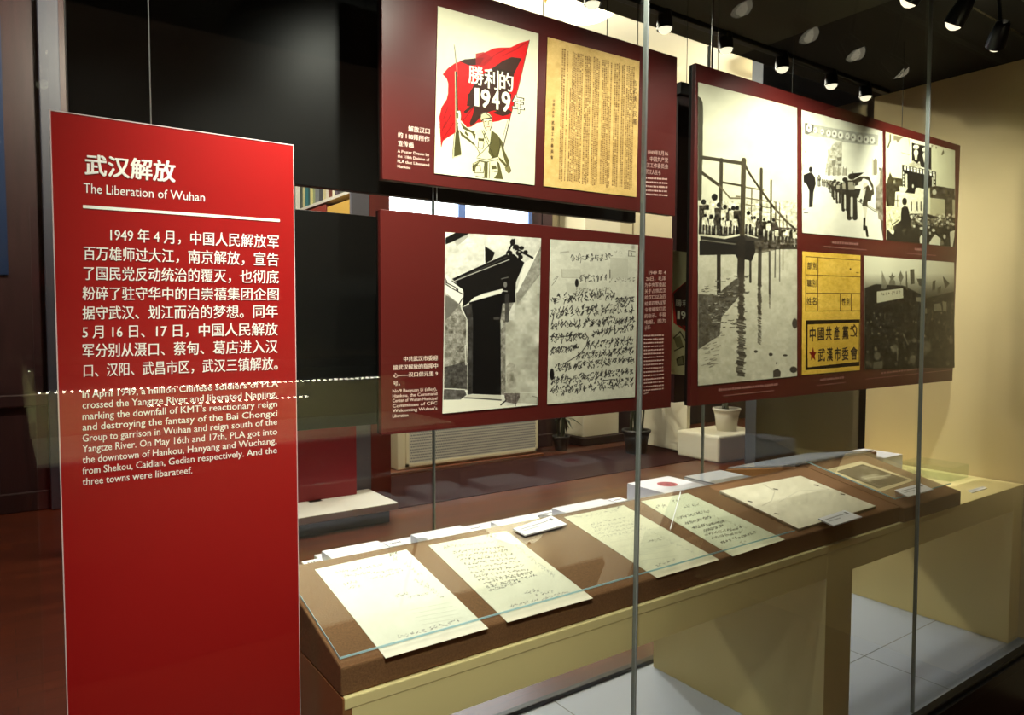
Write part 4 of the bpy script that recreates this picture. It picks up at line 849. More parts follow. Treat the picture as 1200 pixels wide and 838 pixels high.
# ============================================================ RED INTRODUCTION PANEL
DP = 1.30
P4 = [onY(x, y, DP) for x, y in ((67.5, 133), (349, 170), (346, 836), (72, 836))]
px0, px1, pz1 = (P4[0][0]+P4[3][0])/2, (P4[1][0]+P4[2][0])/2, (P4[0][2]+P4[1][2])/2
ip = thing('text_panel', 'tall red panel with white Chinese and English text at the left end of the table', 'text panel', ((px0+px1)/2, DP, 0.25))
obj('panel', MB().box(px0, px1, DP, DP+0.008, 0.25, pz1), M_RED, ip)
pe = MB(); pe.box(px0-0.0016, px0, DP-0.0006, DP+0.008, 0.25, pz1).box(px0-0.0016, px1+.0012, DP-0.0006, DP+0.008, pz1, pz1+0.0016).box(px1, px1+0.0012, DP, DP+0.008, 0.25, pz1)
obj('polished_edge', pe, mat('panel_polished_edge', (214, 190, 190), .25), ip)
for x, y in ((77, 60), (175, 60)):
    wx = onY(x, y, DP+.004)[0]; obj('hanging_wire', MB().tube([(wx, DP+0.004, pz1-.003), (wx, DP+0.004, CEIL_Z)], .0011, 6), M_STEEL, ip)
PR = pfun(DP-0.0008)
lt = MB(); put_text(lt, '武汉解放', (100, 181.7), (100, 204.6), (205.4, 190.6), (205, 213.6), PR, .045)
obj('heading', lt, M_TEXT, ip)
lt = MB(); put_text(lt, 'The Liberation of Wuhan', (98, 214.3), (98, 225.6), (240, 226.3), (240, 236), PR, .006)
obj('subheading', lt, M_TEXT, ip)
obj('rule', MB().quad(PR(97.3, 243.9), PR(327.9, 260), PR(327.9, 257), PR(97.3, 240.2)), M_TEXT, ip)
lt = MB()
for tx, xl, a0, a1, xr, b0, b1 in (('1949 年 4 月，中国人民解放军', 129.4, 267.3, 282.6, 326.5, 276.5, 291.3), ('百万雄师过大江，南京解放，宣告', 98, 289, 304.6, 326.5, 297, 312), ('了国民党反动统治的覆灭，也彻底', 98, 312.6, 328, 326.5, 317.6, 332.4), ('粉碎了驻守华中的白崇禧集团企图', 96.8, 336.4, 351.8, 326.5, 338, 352), ('据守武汉、划江而治的梦想。同年', 96.8, 359.4, 374.6, 325.5, 357.8, 372.4), ('5 月 16 日、17 日，中国人民解放', 96.8, 381.9, 396.8, 325.5, 378.6, 393), ('军分别从滠口、蔡甸、葛店进入汉', 96.8, 403.6, 419, 325.5, 398.8, 413.5), ('口、汉阳、武昌市区，武汉三镇解放。', 98.3, 427.2, 442.2, 325.5, 419, 433.4)): row(lt, tx, xl, a0, a1, xr, b0, b1, PR, .022)
t_ = (40, 340, 3.2235)
obj('chinese_text', lt, M_TEXT, ip)
lt = MB()
for tx, yl, yr, xr in (('In April 1949, a million Chinese soldiers of PLA', 407, 364, 922), ('crossed the Yangtze River and liberated Nanjing,', 448, 403, 918), ('marking the downfall of KMT\'s reactionary reign', 490, 440, 918), ('and destroying the fantasy of the Bai Chongxi', 531, 476, 918), ('Group to garrison in Wuhan and reign south of the', 573, 508, 918), ('Yangtze River. On May 16th and 17th, PLA got into', 613, 545, 918), ('the downtown of Hankou, Hanyang and Wuchang,', 655, 580, 916), ('from Shekou, Caidian, Gedian respectively. And the', 697, 615, 917), ('three towns were libarateef.', 738, 692, 597)):
    k = 27-4*(xr-183)/740; row(lt, tx, 183, yl-27, yl, xr, yr-k, yr, PR, .014, t_)
obj('english_text', lt, M_TEXT, ip)

# ============================================================ DISPLAY TABLE
TF, TB, TZ = 1.165, 1.852, 0.89
tb_ = thing('display_table', 'long cream display table on slab legs inside the glass case', 'table', (1.9, 1.5, 0.25))
obj('tabletop', MB().box(0.4665, 3.379, TF, TB, 0.868, TZ, bev=.002), M_CREAM, tb_)
ap = MB(); ap.box(0.48, 3.37, TF+0.001, TF+0.02, 0.793, 0.869).box(0.48, 3.37, TB-0.02, TB-0.001, 0.793, 0.869)
obj('apron', ap, M_CREAM, tb_)
obj('leg', MB().box(0.463, 0.4664, TF+0.0015, TB-.002, 0.25, 0.8895).box(0.4664, 0.50, TF+.0015, TB-.002, .25, .8679), mat('end_panel_brown', (142, 92, 50), .7), tb_)
obj('leg', MB().box(1.96, 2.10, TF+0.0005, TB-.002, 0.25, 0.869), M_CREAM, tb_)
obj('leg', MB().box(3.284, 3.377, TF+0.0005, TB-.002, 0.25, 0.869), M_CREAM, tb_)

# sloped desks covered in brown linen
SY0, SY1, SZ0, SZ1 = 1.172, 1.52, 0.943, 1.020
SN = np.array([0, -(SZ1-SZ0)/(SY1-SY0), 1.0])
def slope(lift, p0=(0, SY0, SZ0)):
    return lambda x, y: onP(x, y, (p0[0], p0[1], p0[2]+lift), SN)
DXA = onY(1055, 600, 1.17)[0]
def desk(name, label, x0, x1, y0, y1, z0, z1, glass, group=None):
    t = thing(name, label, 'display desk', ((x0+x1)/2, (y0+y1)/2, TZ), group)
    w = MB().hexa([(x0, y0, TZ+.0005), (x1, y0, TZ+.0005), (x1, y1, TZ+.0005), (x0, y1, TZ+.0005), (x0, y0, z0), (x1, y0, z0), (x1, y1, z1), (x0, y1, z1)], .004)
    obj('body', w, M_CLOTH, t)
    return t
desk('sloped_display_desk', 'long brown linen sloped desk at the front of the table, holding the letters', 0.463, DXA, SY0, SY1, SZ0, SZ1, True)
desk('sloped_display_desk', 'short brown linen sloped desk at the right, holding the mounted photograph', DXA+.002, 2.80, 1.158, SY1, SZ0-.002, SZ1, True)
def cover(label, x0, x1, ya, yb, f):
    t = thing('cover_glass', label, 'glass sheet', ((x0+x1)/2, ya, f(ya)))
    th_ = .004
    obj('sheet', MB().hexa([(x0, ya, f(ya)), (x1, ya, f(ya)), (x1, yb, f(yb)), (x0, yb, f(yb)), (x0, ya, f(ya)+th_), (x1, ya, f(ya)+th_), (x1, yb, f(yb)+th_), (x0, yb, f(yb)+th_)]), M_GLASSS, t)
    e = MB(); e.box(x0, x1, ya-.0006, ya-.0001, f(ya), f(ya)+th_); 
    e.hexa([(x0-.0006, ya, f(ya)), (x0-.0001, ya, f(ya)), (x0-.0001, yb, f(yb)), (x0-.0006, yb, f(yb)), (x0-.0006, ya, f(ya)+th_), (x0-.0001, ya, f(ya)+th_), (x0-.0001, yb, f(yb)+th_), (x0-.0006, yb, f(yb)+th_)])
    obj('polished_edge', e, M_GEDGE, t)
sl = (SZ1-SZ0)/(SY1-SY0)
fs_ = lambda y: SZ0+(y-SY0)*sl+0.0035
gm = onY(935, 626, 1.18)[0]
cover('clear glass sheet with a bluish front edge laid over the four letters', 0.468, gm, 1.19, 1.515, fs_)
cover('clear glass sheet laid over the map and the mounted photograph', DXA+.004, 2.79, 1.19, 1.515, lambda y: fs_(y)+.012)

# ---- letters on the desk
PAP = (232, 226, 204); GI = (74, 72, 66)
def doc(q, paint, label, name='letter', cat='letter', bg=PAP, lift=.0012, res=2.2, thick=.0008, group=None):
    c = Canvas(q, res, bg); c.mottle(2.5, 12); c.mottle(1.5, 3); paint(c)
    o = c.build(name, None, slope(lift), M_PAPER, thick); return tag(o, label, cat, group)
d1 = (365, 640, 5.58); d2 = (500, 600, 6.0); d3 = (600, 520, 4.0); d4 = (750, 550, 3.4286); d5 = (880, 500, 3.75)
def p1(c):
    c.scribble((505, 75), (560, 65), 46, 3, (50, 48, 44), .8, .95, t=d1, k=8); c.scribble((530, 100), (560, 95), 26, 2, GI, .6, .8, t=d1, k=5)
    for a_, b_, n in (((150, 185), (240, 165), 4), ((250, 170), (480, 125), 8), ((205, 205), (600, 160), 13), ((380, 225), (580, 182), 7), ((205, 262), (300, 242), 4), ((240, 285), (320, 268), 3)): c.scribble(a_, b_, 18, n, GI, .65, .75, t=d1, k=4)
    for a_, b_, n in (((665, 225), (860, 345), 9), ((720, 230), (800, 300), 4), ((600, 110), (720, 200), 5)): c.scribble(a_, b_, 18, n, (100, 98, 88), .6, .7, t=d1, k=5)
    c.scribble((540, 340), (640, 320), 22, 4, GI, .7, .9, t=d1); c.scribble((630, 345), (760, 318), 16, 5, GI, .6, .9, t=d1)
    c.scribble((560, 608), (760, 560), 22, 5, GI, .65, .8, t=d1); c.scribble((770, 555), (970, 490), 22, 7, GI, .65, .85, t=d1)
    for k in range(5): c.line([(640+k*20, 420+k*24), (900+k*22, 370+k*24)], .5, (206, 202, 182), .7, d1)
doc([(369, 667.3), (476.4, 644), (572.4, 736.4), (452, 771.4)], p1, 'cream letter at the left end of the desk, sparse faint handwriting, leftmost of the letters', bg=(240, 236, 218))
def p2(c):
    c.scribble((415, 185), (490, 170), 40, 3, (70, 62, 54), .8, .9, t=d2, k=7); c.scribble((120, 265), (210, 245), 26, 4, GI, .65, .9, t=d2, k=5); c.scribble((215, 250), (580, 205), 20, 12, (128, 126, 112), .6, .7, t=d2)
    for k in range(8):
        x0, y0 = 185+k*24, 293+k*28; c.scribble((x0, y0), (x0+360+k*4, y0-42-k*1.5), 22, 13, (72, 72, 66), .72, .9, t=d2, k=5)
    for k in range(3): c.scribble((395+k*20, 510+k*26), (750+k*22-(k == 2)*130, 428+k*24+(k == 2)*20), 22, 12 if k < 2 else 8, (64, 64, 58), .76, .9, t=d2, k=5)
    c.scribble((620, 250), (900, 470), 30, 14, (128, 126, 112), .6, .6, t=d2, k=5)
    c.scribble((690, 580), (790, 560), 30, 4, GI, .7, .8, t=d2); c.scribble((760, 595), (890, 562), 18, 4, GI, .6, .7, t=d2); c.scribble((590, 675), (780, 630), 24, 7, GI, .65, .8, t=d2); c.scribble((800, 625), (1010, 570), 22, 7, GI, .6, .75, t=d2)
doc([(502, 639), (593.7, 622), (695, 701), (594.8, 729.4)], p2, 'letter with dense rows of small brush characters, second from the left')
def p3(c):
    c.scribble((470, 320), (510, 300), 24, 3, GI, .6, .7, t=d3); c.scribble((290, 355), (500, 320), 14, 9, (140, 138, 122), .6, .6, t=d3)
    for k in range(5): c.scribble((360+k*14, 385+k*14), (530+k*20, 350+k*14), 11, 10, (130, 128, 112), .6, .7, t=d3)
    c.scribble((560, 370), (850, 520), 14, 16, (140, 138, 120), .6, .5, t=d3); c.scribble((635, 468), (700, 452), 18, 4, (110, 108, 96), .65, .8, t=d3); c.scribble((670, 582), (765, 548), 14, 6, (100, 98, 88), .65, .8, t=d3)
    for k in range(6): c.line([(430+k*30, 440+k*22), (620+k*32, 405+k*24)], .4, (200, 195, 170), .7, d3)
doc([(660.8, 606), (731, 592), (843, 656), (770, 677.4)], p3, 'letter with faint pale writing on either side of the front glass joint', bg=(222, 216, 188))
def p4(c):
    c.scribble((55, 155), (105, 148), 14, 4, GI, .65, .8, t=d4); c.scribble((130, 135), (160, 125), 12, 3, GI, .65, .8, t=d4); c.scribble((165, 152), (230, 142), 11, 6, (90, 88, 76), .65, .8, t=d4)
    for x0, y0, x1, y1, w in ((135, 195, 265, 165, .7), (165, 215, 270, 188, .8), (195, 232, 325, 205, 1.0), (240, 245, 320, 222, .9), (245, 258, 395, 232, .9), (275, 275, 400, 248, .8), (310, 295, 455, 252, 1.0)): c.scribble((x0, y0), (x1, y1), 12, 12, (60, 58, 48), w, .85, t=d4, k=5)
    c.scribble((275, 185), (420, 235), 12, 10, (130, 128, 110), .6, .6, t=d4); c.scribble((395, 298), (420, 292), 14, 2, (90, 88, 76), .6, .8, t=d4)
doc([(751, 587.5), (806, 578), (920, 632.2), (858.7, 652)], p4, 'letter with long even rows of writing, right of the front glass joint', bg=(216, 214, 184))
def p5(c):
    c.line([T(p, d4) for p in ((500, 60), (545, 85), (530, 125), (490, 145))], .8, (160, 154, 134), .7, t=(0, 0, 1)); c.line([(700, 62), (760, 80), (640, 85), (560, 130)], .6, (176, 170, 150), .6, d4)
    for p in ((540, 77), (433, 127), (540, 176), (700, 62), (805, 98)): c.line([p, (p[0]+16, p[1]+3)], 1.1, (50, 46, 40), .9, d4)
    c.scribble((560, 150), (860, 130), 40, 14, (190, 184, 164), .5, .6, t=d4); c.mottle(5, 8)
doc([(843.5, 575), (938, 557.5), (1026.5, 593), (936, 619.5)], p5, 'unfolded cream map sheet with faint contour lines, raised on the desk', 'map_sheet', 'map', (208, 202, 178), .010, 2.2, .009)
def p6(c):
    q_ = [(380, 197), (490, 166), (690, 233), (560, 270)]
    c.poly(q_, (70, 60, 48), 1, d5); c.poly([(388, 198), (488, 171), (676, 233), (560, 264)], (112, 100, 80), 1, d5, amp=16, sc=2)
    c.poly([(480, 220), (540, 205), (600, 222), (590, 245), (520, 240)], (176, 164, 136), .9, d5, amp=14, sc=1.4); c.poly([(520, 236), (640, 220), (665, 232), (570, 262)], (58, 48, 38), .8, d5, amp=12, sc=1.4); c.line([(500, 225), (610, 212)], 1.2, (206, 196, 166), .9, d5); c.poly([(400, 196), (470, 178), (500, 190), (430, 210)], (84, 74, 58), .7, d5, amp=10, sc=1.5)
    c.line([q_[0], q_[1], q_[2], q_[3], q_[0]], .7, (44, 36, 28), 1, d5)
doc([(966.7, 550.7), (1009, 540.3), (1072, 562.7), (1030.7, 576.8)], p6, 'old photograph on a cream mount lying on the short desk by the wall', 'mounted_photograph', 'photograph', (222, 202, 158), .002, 2.6, .0012)

# ---- label cards
def card(q, label, plane, thick=.004, marks=(), name='label_card'):
    C = [Vector(plane(*p)) for p in q]; n = (C[3]-C[0]).cross(C[1]-C[0]).normalized()
    if n.z < 0: n = -n
    t = thing(name, label, 'label', C[3])
    obj('card', MB().hexa([C[3], C[2], C[1], C[0], C[3]+n*thick, C[2]+n*thick, C[1]+n*thick, C[0]+n*thick]), M_WHITE, t)
    H = homog([(0, 0), (1, 0), (1, 1), (0, 1)], q); lt = MB()
    def pl2(u, v):
        p = C[0]*((1-u)*(1-v))+C[1]*(u*(1-v))+C[2]*(u*v)+C[3]*((1-u)*v); return p+n*(thick+.0005)
    for u0, u1, v, h, k in marks:
        for i in range(k):
            a = u0+(u1-u0)*i/k; b = u0+(u1-u0)*(i+.75)/k; lt.quad(pl2(a, v), pl2(b, v), pl2(b, v-h), pl2(a, v-h))
    if marks: obj('print', lt, mat('card_print_grey', (128, 128, 130), .6), t)
    return t
MK = [(.08, .78, .36, .08, 14), (.08, .5, .58, .06, 10), (.84, .94, .4, .22, 1)]
card([(601, 621), (646, 606), (664.5, 616), (615.5, 628.5)], 'white label card on the desk between the second and third letters', slope(.0085), marks=MK)
card([(958.7, 609), (989, 599.2), (1010, 607), (976.5, 617.5)], 'white label card at the front edge of the map sheet', slope(.0215), marks=MK)
card([(1048, 575.5), (1078.7, 567.8), (1093.5, 574.7), (1064, 583.3)], 'pale label card below the mounted photograph, behind the second glass joint', slope(.0225), marks=MK)
card([(1134, 575.5), (1152, 570.4), (1157, 572.6), (1139, 578)], 'small clear label lying on the bare cream table end', lambda x, y: onZ(x, y, TZ+.0005), .002, MK)

# line of light reflected in the cover glass, built as a thin white rod
ra, rb_ = slope(.012)(785.5, 620), slope(.05)(797.5, 577)
tag(obj('reflection_rod', MB().tube([ra, rb_], .0014, 8), M_WHITE, loc=tuple(ra)), 'light reflection built as a rod over the letter right of the front glass joint', 'reflection')

# ---- white riser and boxes behind the ridge
RZ = .955
yb = onZ(469, 631, RZ)[1]
xr0, xr1 = onZ(376, 648, RZ)[0], onZ(734, 566, 1.012)[0]-.004
tag(obj('display_riser', MB().box(xr0-.02, xr1, 1.56, yb, TZ+.0005, RZ, bev=.002), M_BOXW, loc=(xr0, 1.6, TZ)), 'low white riser running behind the brown desk under the white boxes', 'riser')
def wbox(pl, pr, z, depth, label, seal=None, base=RZ, smat=None):
    A = onZ(*pl, z); B = onZ(*pr, z); y1 = min((A[1]+B[1])/2, TB-.004); x0, x1 = A[0], B[0]; y0 = max(y1-depth, SY1+.006)
    t = thing('exhibit_box', label, 'box', ((x0+x1)/2, y0, base), 'white exhibit boxes')
    obj('box_body', MB().box(x0, x1, y0, y1, base+.0004, z, bev=.0015), M_BOXW, t)
    if seal and seal[3] is M_SEALR:
        sx, sy, r, m = seal; P = onZ(sx, sy, z); cy_ = max(P[1], y0+r)
        so = obj('seal', MB().disc((P[0], cy_, z+.0006), (r, 0, 0), (0, r, 0), 28), m, t)
        sd = MB()
        for k in range(9): an = k*.698; sd.disc((P[0]+r*.62*math.cos(an), cy_+r*.62*math.sin(an), z+.001), (r*.14, 0, 0), (0, r*.2, 0), 10)
        obj('seal_ring', sd, mat('seal_deep_red', (120, 36, 48), .5), so); obj('seal_star', MB().disc((P[0], cy_, z+.001), (r*.3, 0, 0), (0, r*.3, 0), 5), mat('seal_deep_red', (120, 36, 48), .5), so)
    elif seal:
        sx, sy, r, m = seal; P = onZ(sx, sy, z)
        obj('seal', MB().disc((P[0], max(P[1], y0+r), z+.0008), (r, 0, 0), (0, r, 0), 28), m, t)
    return t
wbox((376.5, 645.5), (443, 633.5), RZ+.024, .15, 'white box behind the first letter, leftmost of the row of boxes')
wbox((480, 625.8), (540, 616), RZ+.024, .15, 'white box behind the second letter', (472+22, 633, .016, M_SEALD))
wbox((573, 611), (632, 601.7), RZ+.024, .15, 'white box with a dark round mark, behind the label card of the second letter', (638, 605.5, .02, M_SEALD))
wbox((645.8, 595), (705, 584.6), RZ+.024, .15, 'white box behind the third letter, left of the front glass joint')
wbox((734, 566), (784, 558), 1.012, .21, 'taller white box with a red oval seal, behind the front glass joint', (782, 567.5, .034, M_SEALR), TZ)
w6 = wbox((802, 560), (844, 552.3), 1.0, .19, 'flat box with a glossy glass top, right of the red seal box', None, TZ)
bb = w6.children[0]; co_ = [v.co+w6.location for v in bb.data.vertices]
obj('glass_top', MB().box(min(v.x for v in co_), max(v.x for v in co_), min(v.y for v in co_), max(v.y for v in co_), 1.0002, 1.005), mat('glossy_glass_top', (150, 156, 166), .04, 1.0), w6)
wbox((985, 529), (1016, 526), .985, .24, 'white box with a dark spot, behind the mounted photograph', (1029, 536.5, .017, M_SEALD), TZ)
for i, (x, y, lab) in enumerate(((369, 660, 'tiny white label at the left end of the white riser'), (464, 637.5, 'small label on the riser between the first and second boxes'), (558, 620, 'small label on the riser between the second and third boxes'), (639, 601.5, 'small label on the riser between the third and fourth boxes'), (722, 586, 'small label on the riser just left of the red seal box'))):
    P = onZ(x, y, RZ); yy = min(P[1], yb-.035); z0_ = RZ if x > 372 else RZ
    t = thing('label_card', lab, 'label', (P[0], yy, RZ))
    obj('card', MB().box(P[0]-.026, P[0]+.026, yy-.02, yy+.02, RZ+.0004, RZ+.003), M_WHITE, t)
    lt = MB()
    for k in range(5): lt.quad((P[0]-.018+k*.007, yy-.004, RZ+.0034), (P[0]-.013+k*.007, yy-.004, RZ+.0034), (P[0]-.013+k*.007, yy+.006, RZ+.0034), (P[0]-.018+k*.007, yy+.006, RZ+.0034))
    obj('print', lt, mat('card_print', (70, 70, 74), .6), t)
# desk that slopes the other way, at the right
rx0 = onY(933, 548, 1.53)[0]
t = desk('sloped_display_desk', 'brown desk sloping to the far side, behind the map sheet, under a glossy glass sheet', rx0, 2.92, 1.53, 1.845, 1.018, .955, True)
f2 = lambda y: 1.018+(y-1.53)*(.955-1.018)/(1.845-1.53)+.002
t = thing('cover_glass', 'glossy glass sheet reflecting light on the far-sloping desk', 'glass sheet', (rx0, 1.6, f2(1.6)))
obj('sheet', MB().hexa([(rx0+.01, 1.54, f2(1.54)), (2.91, 1.54, f2(1.54)), (2.91, 1.84, f2(1.84)), (rx0+.01, 1.84, f2(1.84)), (rx0+.01, 1.54, f2(1.54)+.005), (2.91, 1.54, f2(1.54)+.005), (2.91, 1.84, f2(1.84)+.005), (rx0+.01, 1.84, f2(1.84)+.005)]), mat('glossy_glass_top', (150, 156, 166), .04, 1.0), t)
# clear green acrylic box on the table end
fb = onZ(1109, 566.7, TZ); ztop = onY(1110.7, 550, fb[1])[2]
ab = onZ(1064, 541, ztop)
cx0, cx1, cy0, cy1 = 2.99+.02, onZ(1136.5, 543, ztop)[0], fb[1], min(onZ(1136.5, 543, ztop)[1], TB-.01)
cx0 = max(cx0, ab[0]); cx1 = min(max(cx1, cx0+.2), 3.33)
if cy1-cy0 < .1: cy1 = min(cy0+.2, TB-.005)
tag(obj('acrylic_box', MB().box(cx0, cx1, cy0, cy1, TZ+.0006, ztop, bev=.002), M_ACRY, loc=(cx0, cy0, TZ)), 'pale green clear acrylic box on the bare table end near the wall', 'box')

# ============================================================ THE HALL BEYOND
# low white plinth and crimson panel
PZ = .125
pA = onZ(347.7, 633, 0); pB = onZ(466.5, 612, 0); pb_ = onZ(420.5, 570, PZ)
yf = pA[1]; plx1 = pB[0]
t = thing('low_plinth', 'low white plinth on the wood floor, seen left of the desk', 'plinth', (1.4, yf+.3, 0))
obj('top_slab', MB().box(.42, plx1, yf, yf+.55, .1, PZ+.03, bev=.006), mat('plinth_white', (214, 212, 206), .5), t)
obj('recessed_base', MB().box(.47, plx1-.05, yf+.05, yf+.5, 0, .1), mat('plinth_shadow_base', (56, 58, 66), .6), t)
c1 = onZ(411, 575.8, PZ+.03)
t = thing('standing_banner', 'crimson banner board standing on the low white plinth', 'panel', (c1[0]-1.0, c1[1], PZ+.03))
c1[1] = min(c1[1], yf+.42)
obj('panel', MB().box(.5, c1[0], c1[1], c1[1]+.04, PZ+.031, 2.0, bev=.003), mat('crimson_panel', (150, 24, 42), .5), t)
for fx in (.8, c1[0]-.4): obj('foot', MB().box(fx, fx+.1, c1[1]-.05, c1[1]+.12, PZ+.0301, PZ+.0309), M_DARKMET, t)
# bookcase and books
bx = 2.3; by0, by1 = 5.55, 6.85
sz = (onX(349, 243, bx)[2]+onX(407, 228, bx)[2])/2
bk = thing('bookcase', 'tall white bookcase seen between the two black boards', 'bookcase', (bx+.17, 6.2, 0))
ex = onY(434, 400, by0-.03)[0]
xe = bx+.34
fr = MB(); fr.box(bx, xe, by1, by1+.03, 0, 3.4).box(bx, xe, by0, by1, 3.37, 3.4).box(xe-.02, xe, by0, by1, 0, 3.37)
M_BCW = mat('bookcase_white', (226, 222, 214), .5)
obj('carcass', fr, M_BCW, bk)
obj('end_panel', MB().box(bx, ex, by0-.03, by0-.0005, 0, 3.4, bev=.003), mat('end_panel_blue_grey', (112, 112, 126), .6), bk)
obj('end_trim', MB().box(ex+.0005, xe, by0-.03, by0-.0005, 0, 3.4, bev=.003), mat('end_trim_maroon', (120, 44, 40), .5), bk)
for z in (.1, .55, 1.0, 1.45, 1.95, sz-.36, sz-.02, sz+.36):
    obj('shelf', MB().box(bx, xe-.021, by0, by1-.0005, z, z+.025), M_BCW, bk)
BC = [(84, 92, 84), (206, 198, 150), (60, 120, 128), (44, 86, 88), (214, 206, 140), (150, 160, 120), (120, 126, 132), (70, 74, 80), (200, 190, 150), (212, 204, 190), (110, 60, 50), (230, 224, 200), (90, 80, 96), (70, 60, 70)]
BL = ['grey-green', 'cream', 'teal', 'dark teal', 'pale yellow', 'sage', 'slate grey', 'charcoal', 'buff', 'ivory', 'brown', 'off-white', 'mauve grey', 'plum grey']
y = 6.80; i = 0; zb = sz+.0055
while y > 5.62:
    w = [.075, .06, .085, .05, .07, .055, .10, .09][i % 8]; h = [.27, .3, .28, .25, .29, .26, .27][i % 7]; ci = i % len(BC)
    t = thing('book', '%s spine on the shelf between the black boards, %s' % (BL[ci], ['farthest from the window' if i == 0 else 'standing among other books', 'near the window end'][i >= len(BC)]), 'book', (bx+.12, y-w/2, zb), 'books on the white shelf')
    obj('cover', MB().box(bx+.02, bx+.22, y-w+.002, y-.002, zb, zb+h, bev=.002), mat('book_%s' % BL[ci].replace(' ', '_').replace('-', '_'), BC[ci], .6), t)
    y -= w+.002; i += 1
ylo = onX(381, 243, bx)[1]
zs = sz-.36+.0255
tag(obj('storage_box', MB().box(bx+.01, bx+.25, ylo+.02, by1-.1, zs, zs+.3, bev=.004), mat('red_box', (150, 60, 50), .6), loc=(bx, 6.3, zs)), 'red box on the shelf under the books', 'box')
tag(obj('storage_box', MB().box(bx+.01, bx+.25, by0+.03, ylo-.02, zs, zs+.27, bev=.004), mat('yellow_box', (224, 180, 90), .6), loc=(bx, 5.8, zs)), 'yellow box on the shelf under the books', 'box')
# heating unit with perforated front
a0, a1 = onY(466, 545, 6.55)[0], onY(629, 530, 6.55)[0]
M_ACC = mat('unit_cream', (246, 236, 204), .5)
t = thing('air_conditioner', 'long cream floor air-conditioning unit with a perforated front, under the window', 'air conditioner', ((a0+a1)/2, 6.7, 0))
obj('ledge', MB().box(a0-.12, a1+.05, 6.48, 6.91, 0, .03, bev=.004), mat('wood_ledge', (104, 56, 34), .5), t)
obj('casing', MB().box(a0, a1, 6.55, 6.90, .03, .72, bev=.012), M_ACC, t)
g = MB(); g.box(a0+.12, a1-.02, 6.535, 6.55, .09, .56)
gl_ = obj('grille', g, mat('grille_pale', (226, 222, 208), .6), t)
lv = MB()
nx, nz_ = 64, 15
for k in range(nz_):
    for j in range(nx):
        u = a0+.13+(a1-a0-.16)*(j+.5*(k % 2))/nx; z = .105+.44*k/nz_
        lv.quad((u, 6.5345, z), (u+.015, 6.5345, z), (u+.015, 6.5345, z+.014), (u, 6.5345, z+.014))
obj('perforation', lv, mat('grille_holes', (128, 130, 142), .7), gl_)
gf = MB(); gf.box(a0+.09, a0+.12, 6.53, 6.55, .06, .6).box(a1-.03, a1, 6.53, 6.55, .06, .6).box(a0+.09, a1, 6.53, 6.55, .56, .6).box(a0+.09, a1, 6.53, 6.55, .06, .09)
obj('grille_frame', gf, M_ACC, t)
wp = onY(446, 520, 6.88)[0]; wq = onY(457, 520, 6.88)[0]
tag(obj('wall_duct', MB().box(wp, wq, 6.8, 6.905, .05, 2.2, bev=.004), M_BCW, loc=(wp, 6.85, .05)), 'narrow white duct on the wall left of the air-conditioning unit', 'duct')
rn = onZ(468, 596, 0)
tag(obj('floor_strip', MB().box(rn[0], 7.5, rn[1], 6.44, .0005, .006), mat('strip_maroon', (38, 13, 16), .8, .1, noise=30, namp=.15), loc=(rn[0], rn[1], 0)), 'dark maroon floor strip between the white plinth and the cream air-conditioning unit', 'floor runner')  # thin dark maroon strip laid flat over the wood floor
# pillar and standing panels
def col(name, label, cat, x0, x1, y0, y1, h, m, base=True):
    t = thing(name, label, cat, ((x0+x1)/2, (y0+y1)/2, 0))
    obj('shaft', MB().box(x0, x1, y0, y1, .10 if base else 0, h, bev=.008), m, t)
    if base: obj('plinth_base', MB().box(x0-.06, x1+.06, y0-.06, y1+.06, 0, .10, bev=.006), mat('dark_base', (44, 28, 28), .5), t)
M_PIL = mat('pillar_cream', (222, 214, 190), .6)
col('pillar', 'cream square pillar with a dark base, beyond the doorway board', 'pillar', 5.85, 6.45, 6.75, 7.25, 4.75, M_PIL)
q0, q1 = onZ(753, 519, 0), onZ(796, 533, 0)
t = thing('partition_panel', 'cream standing panel seen under the doorway board, right of the front glass joint', 'panel', ((q0[0]+q1[0])/2, (q0[1]+q1[1])/2, 0))
xa = (q0[0]+q1[0])/2
obj('panel', MB().box(xa, xa+.06, q1[1], q0[1]+.1, .02, 1.25, bev=.004), M_PIL, t)
for fy in (q1[1]+.1, q0[1]-.15): obj('foot', MB().box(xa-.06, xa+.12, fy, fy+.08, 0, .0199), M_DARKMET, t)
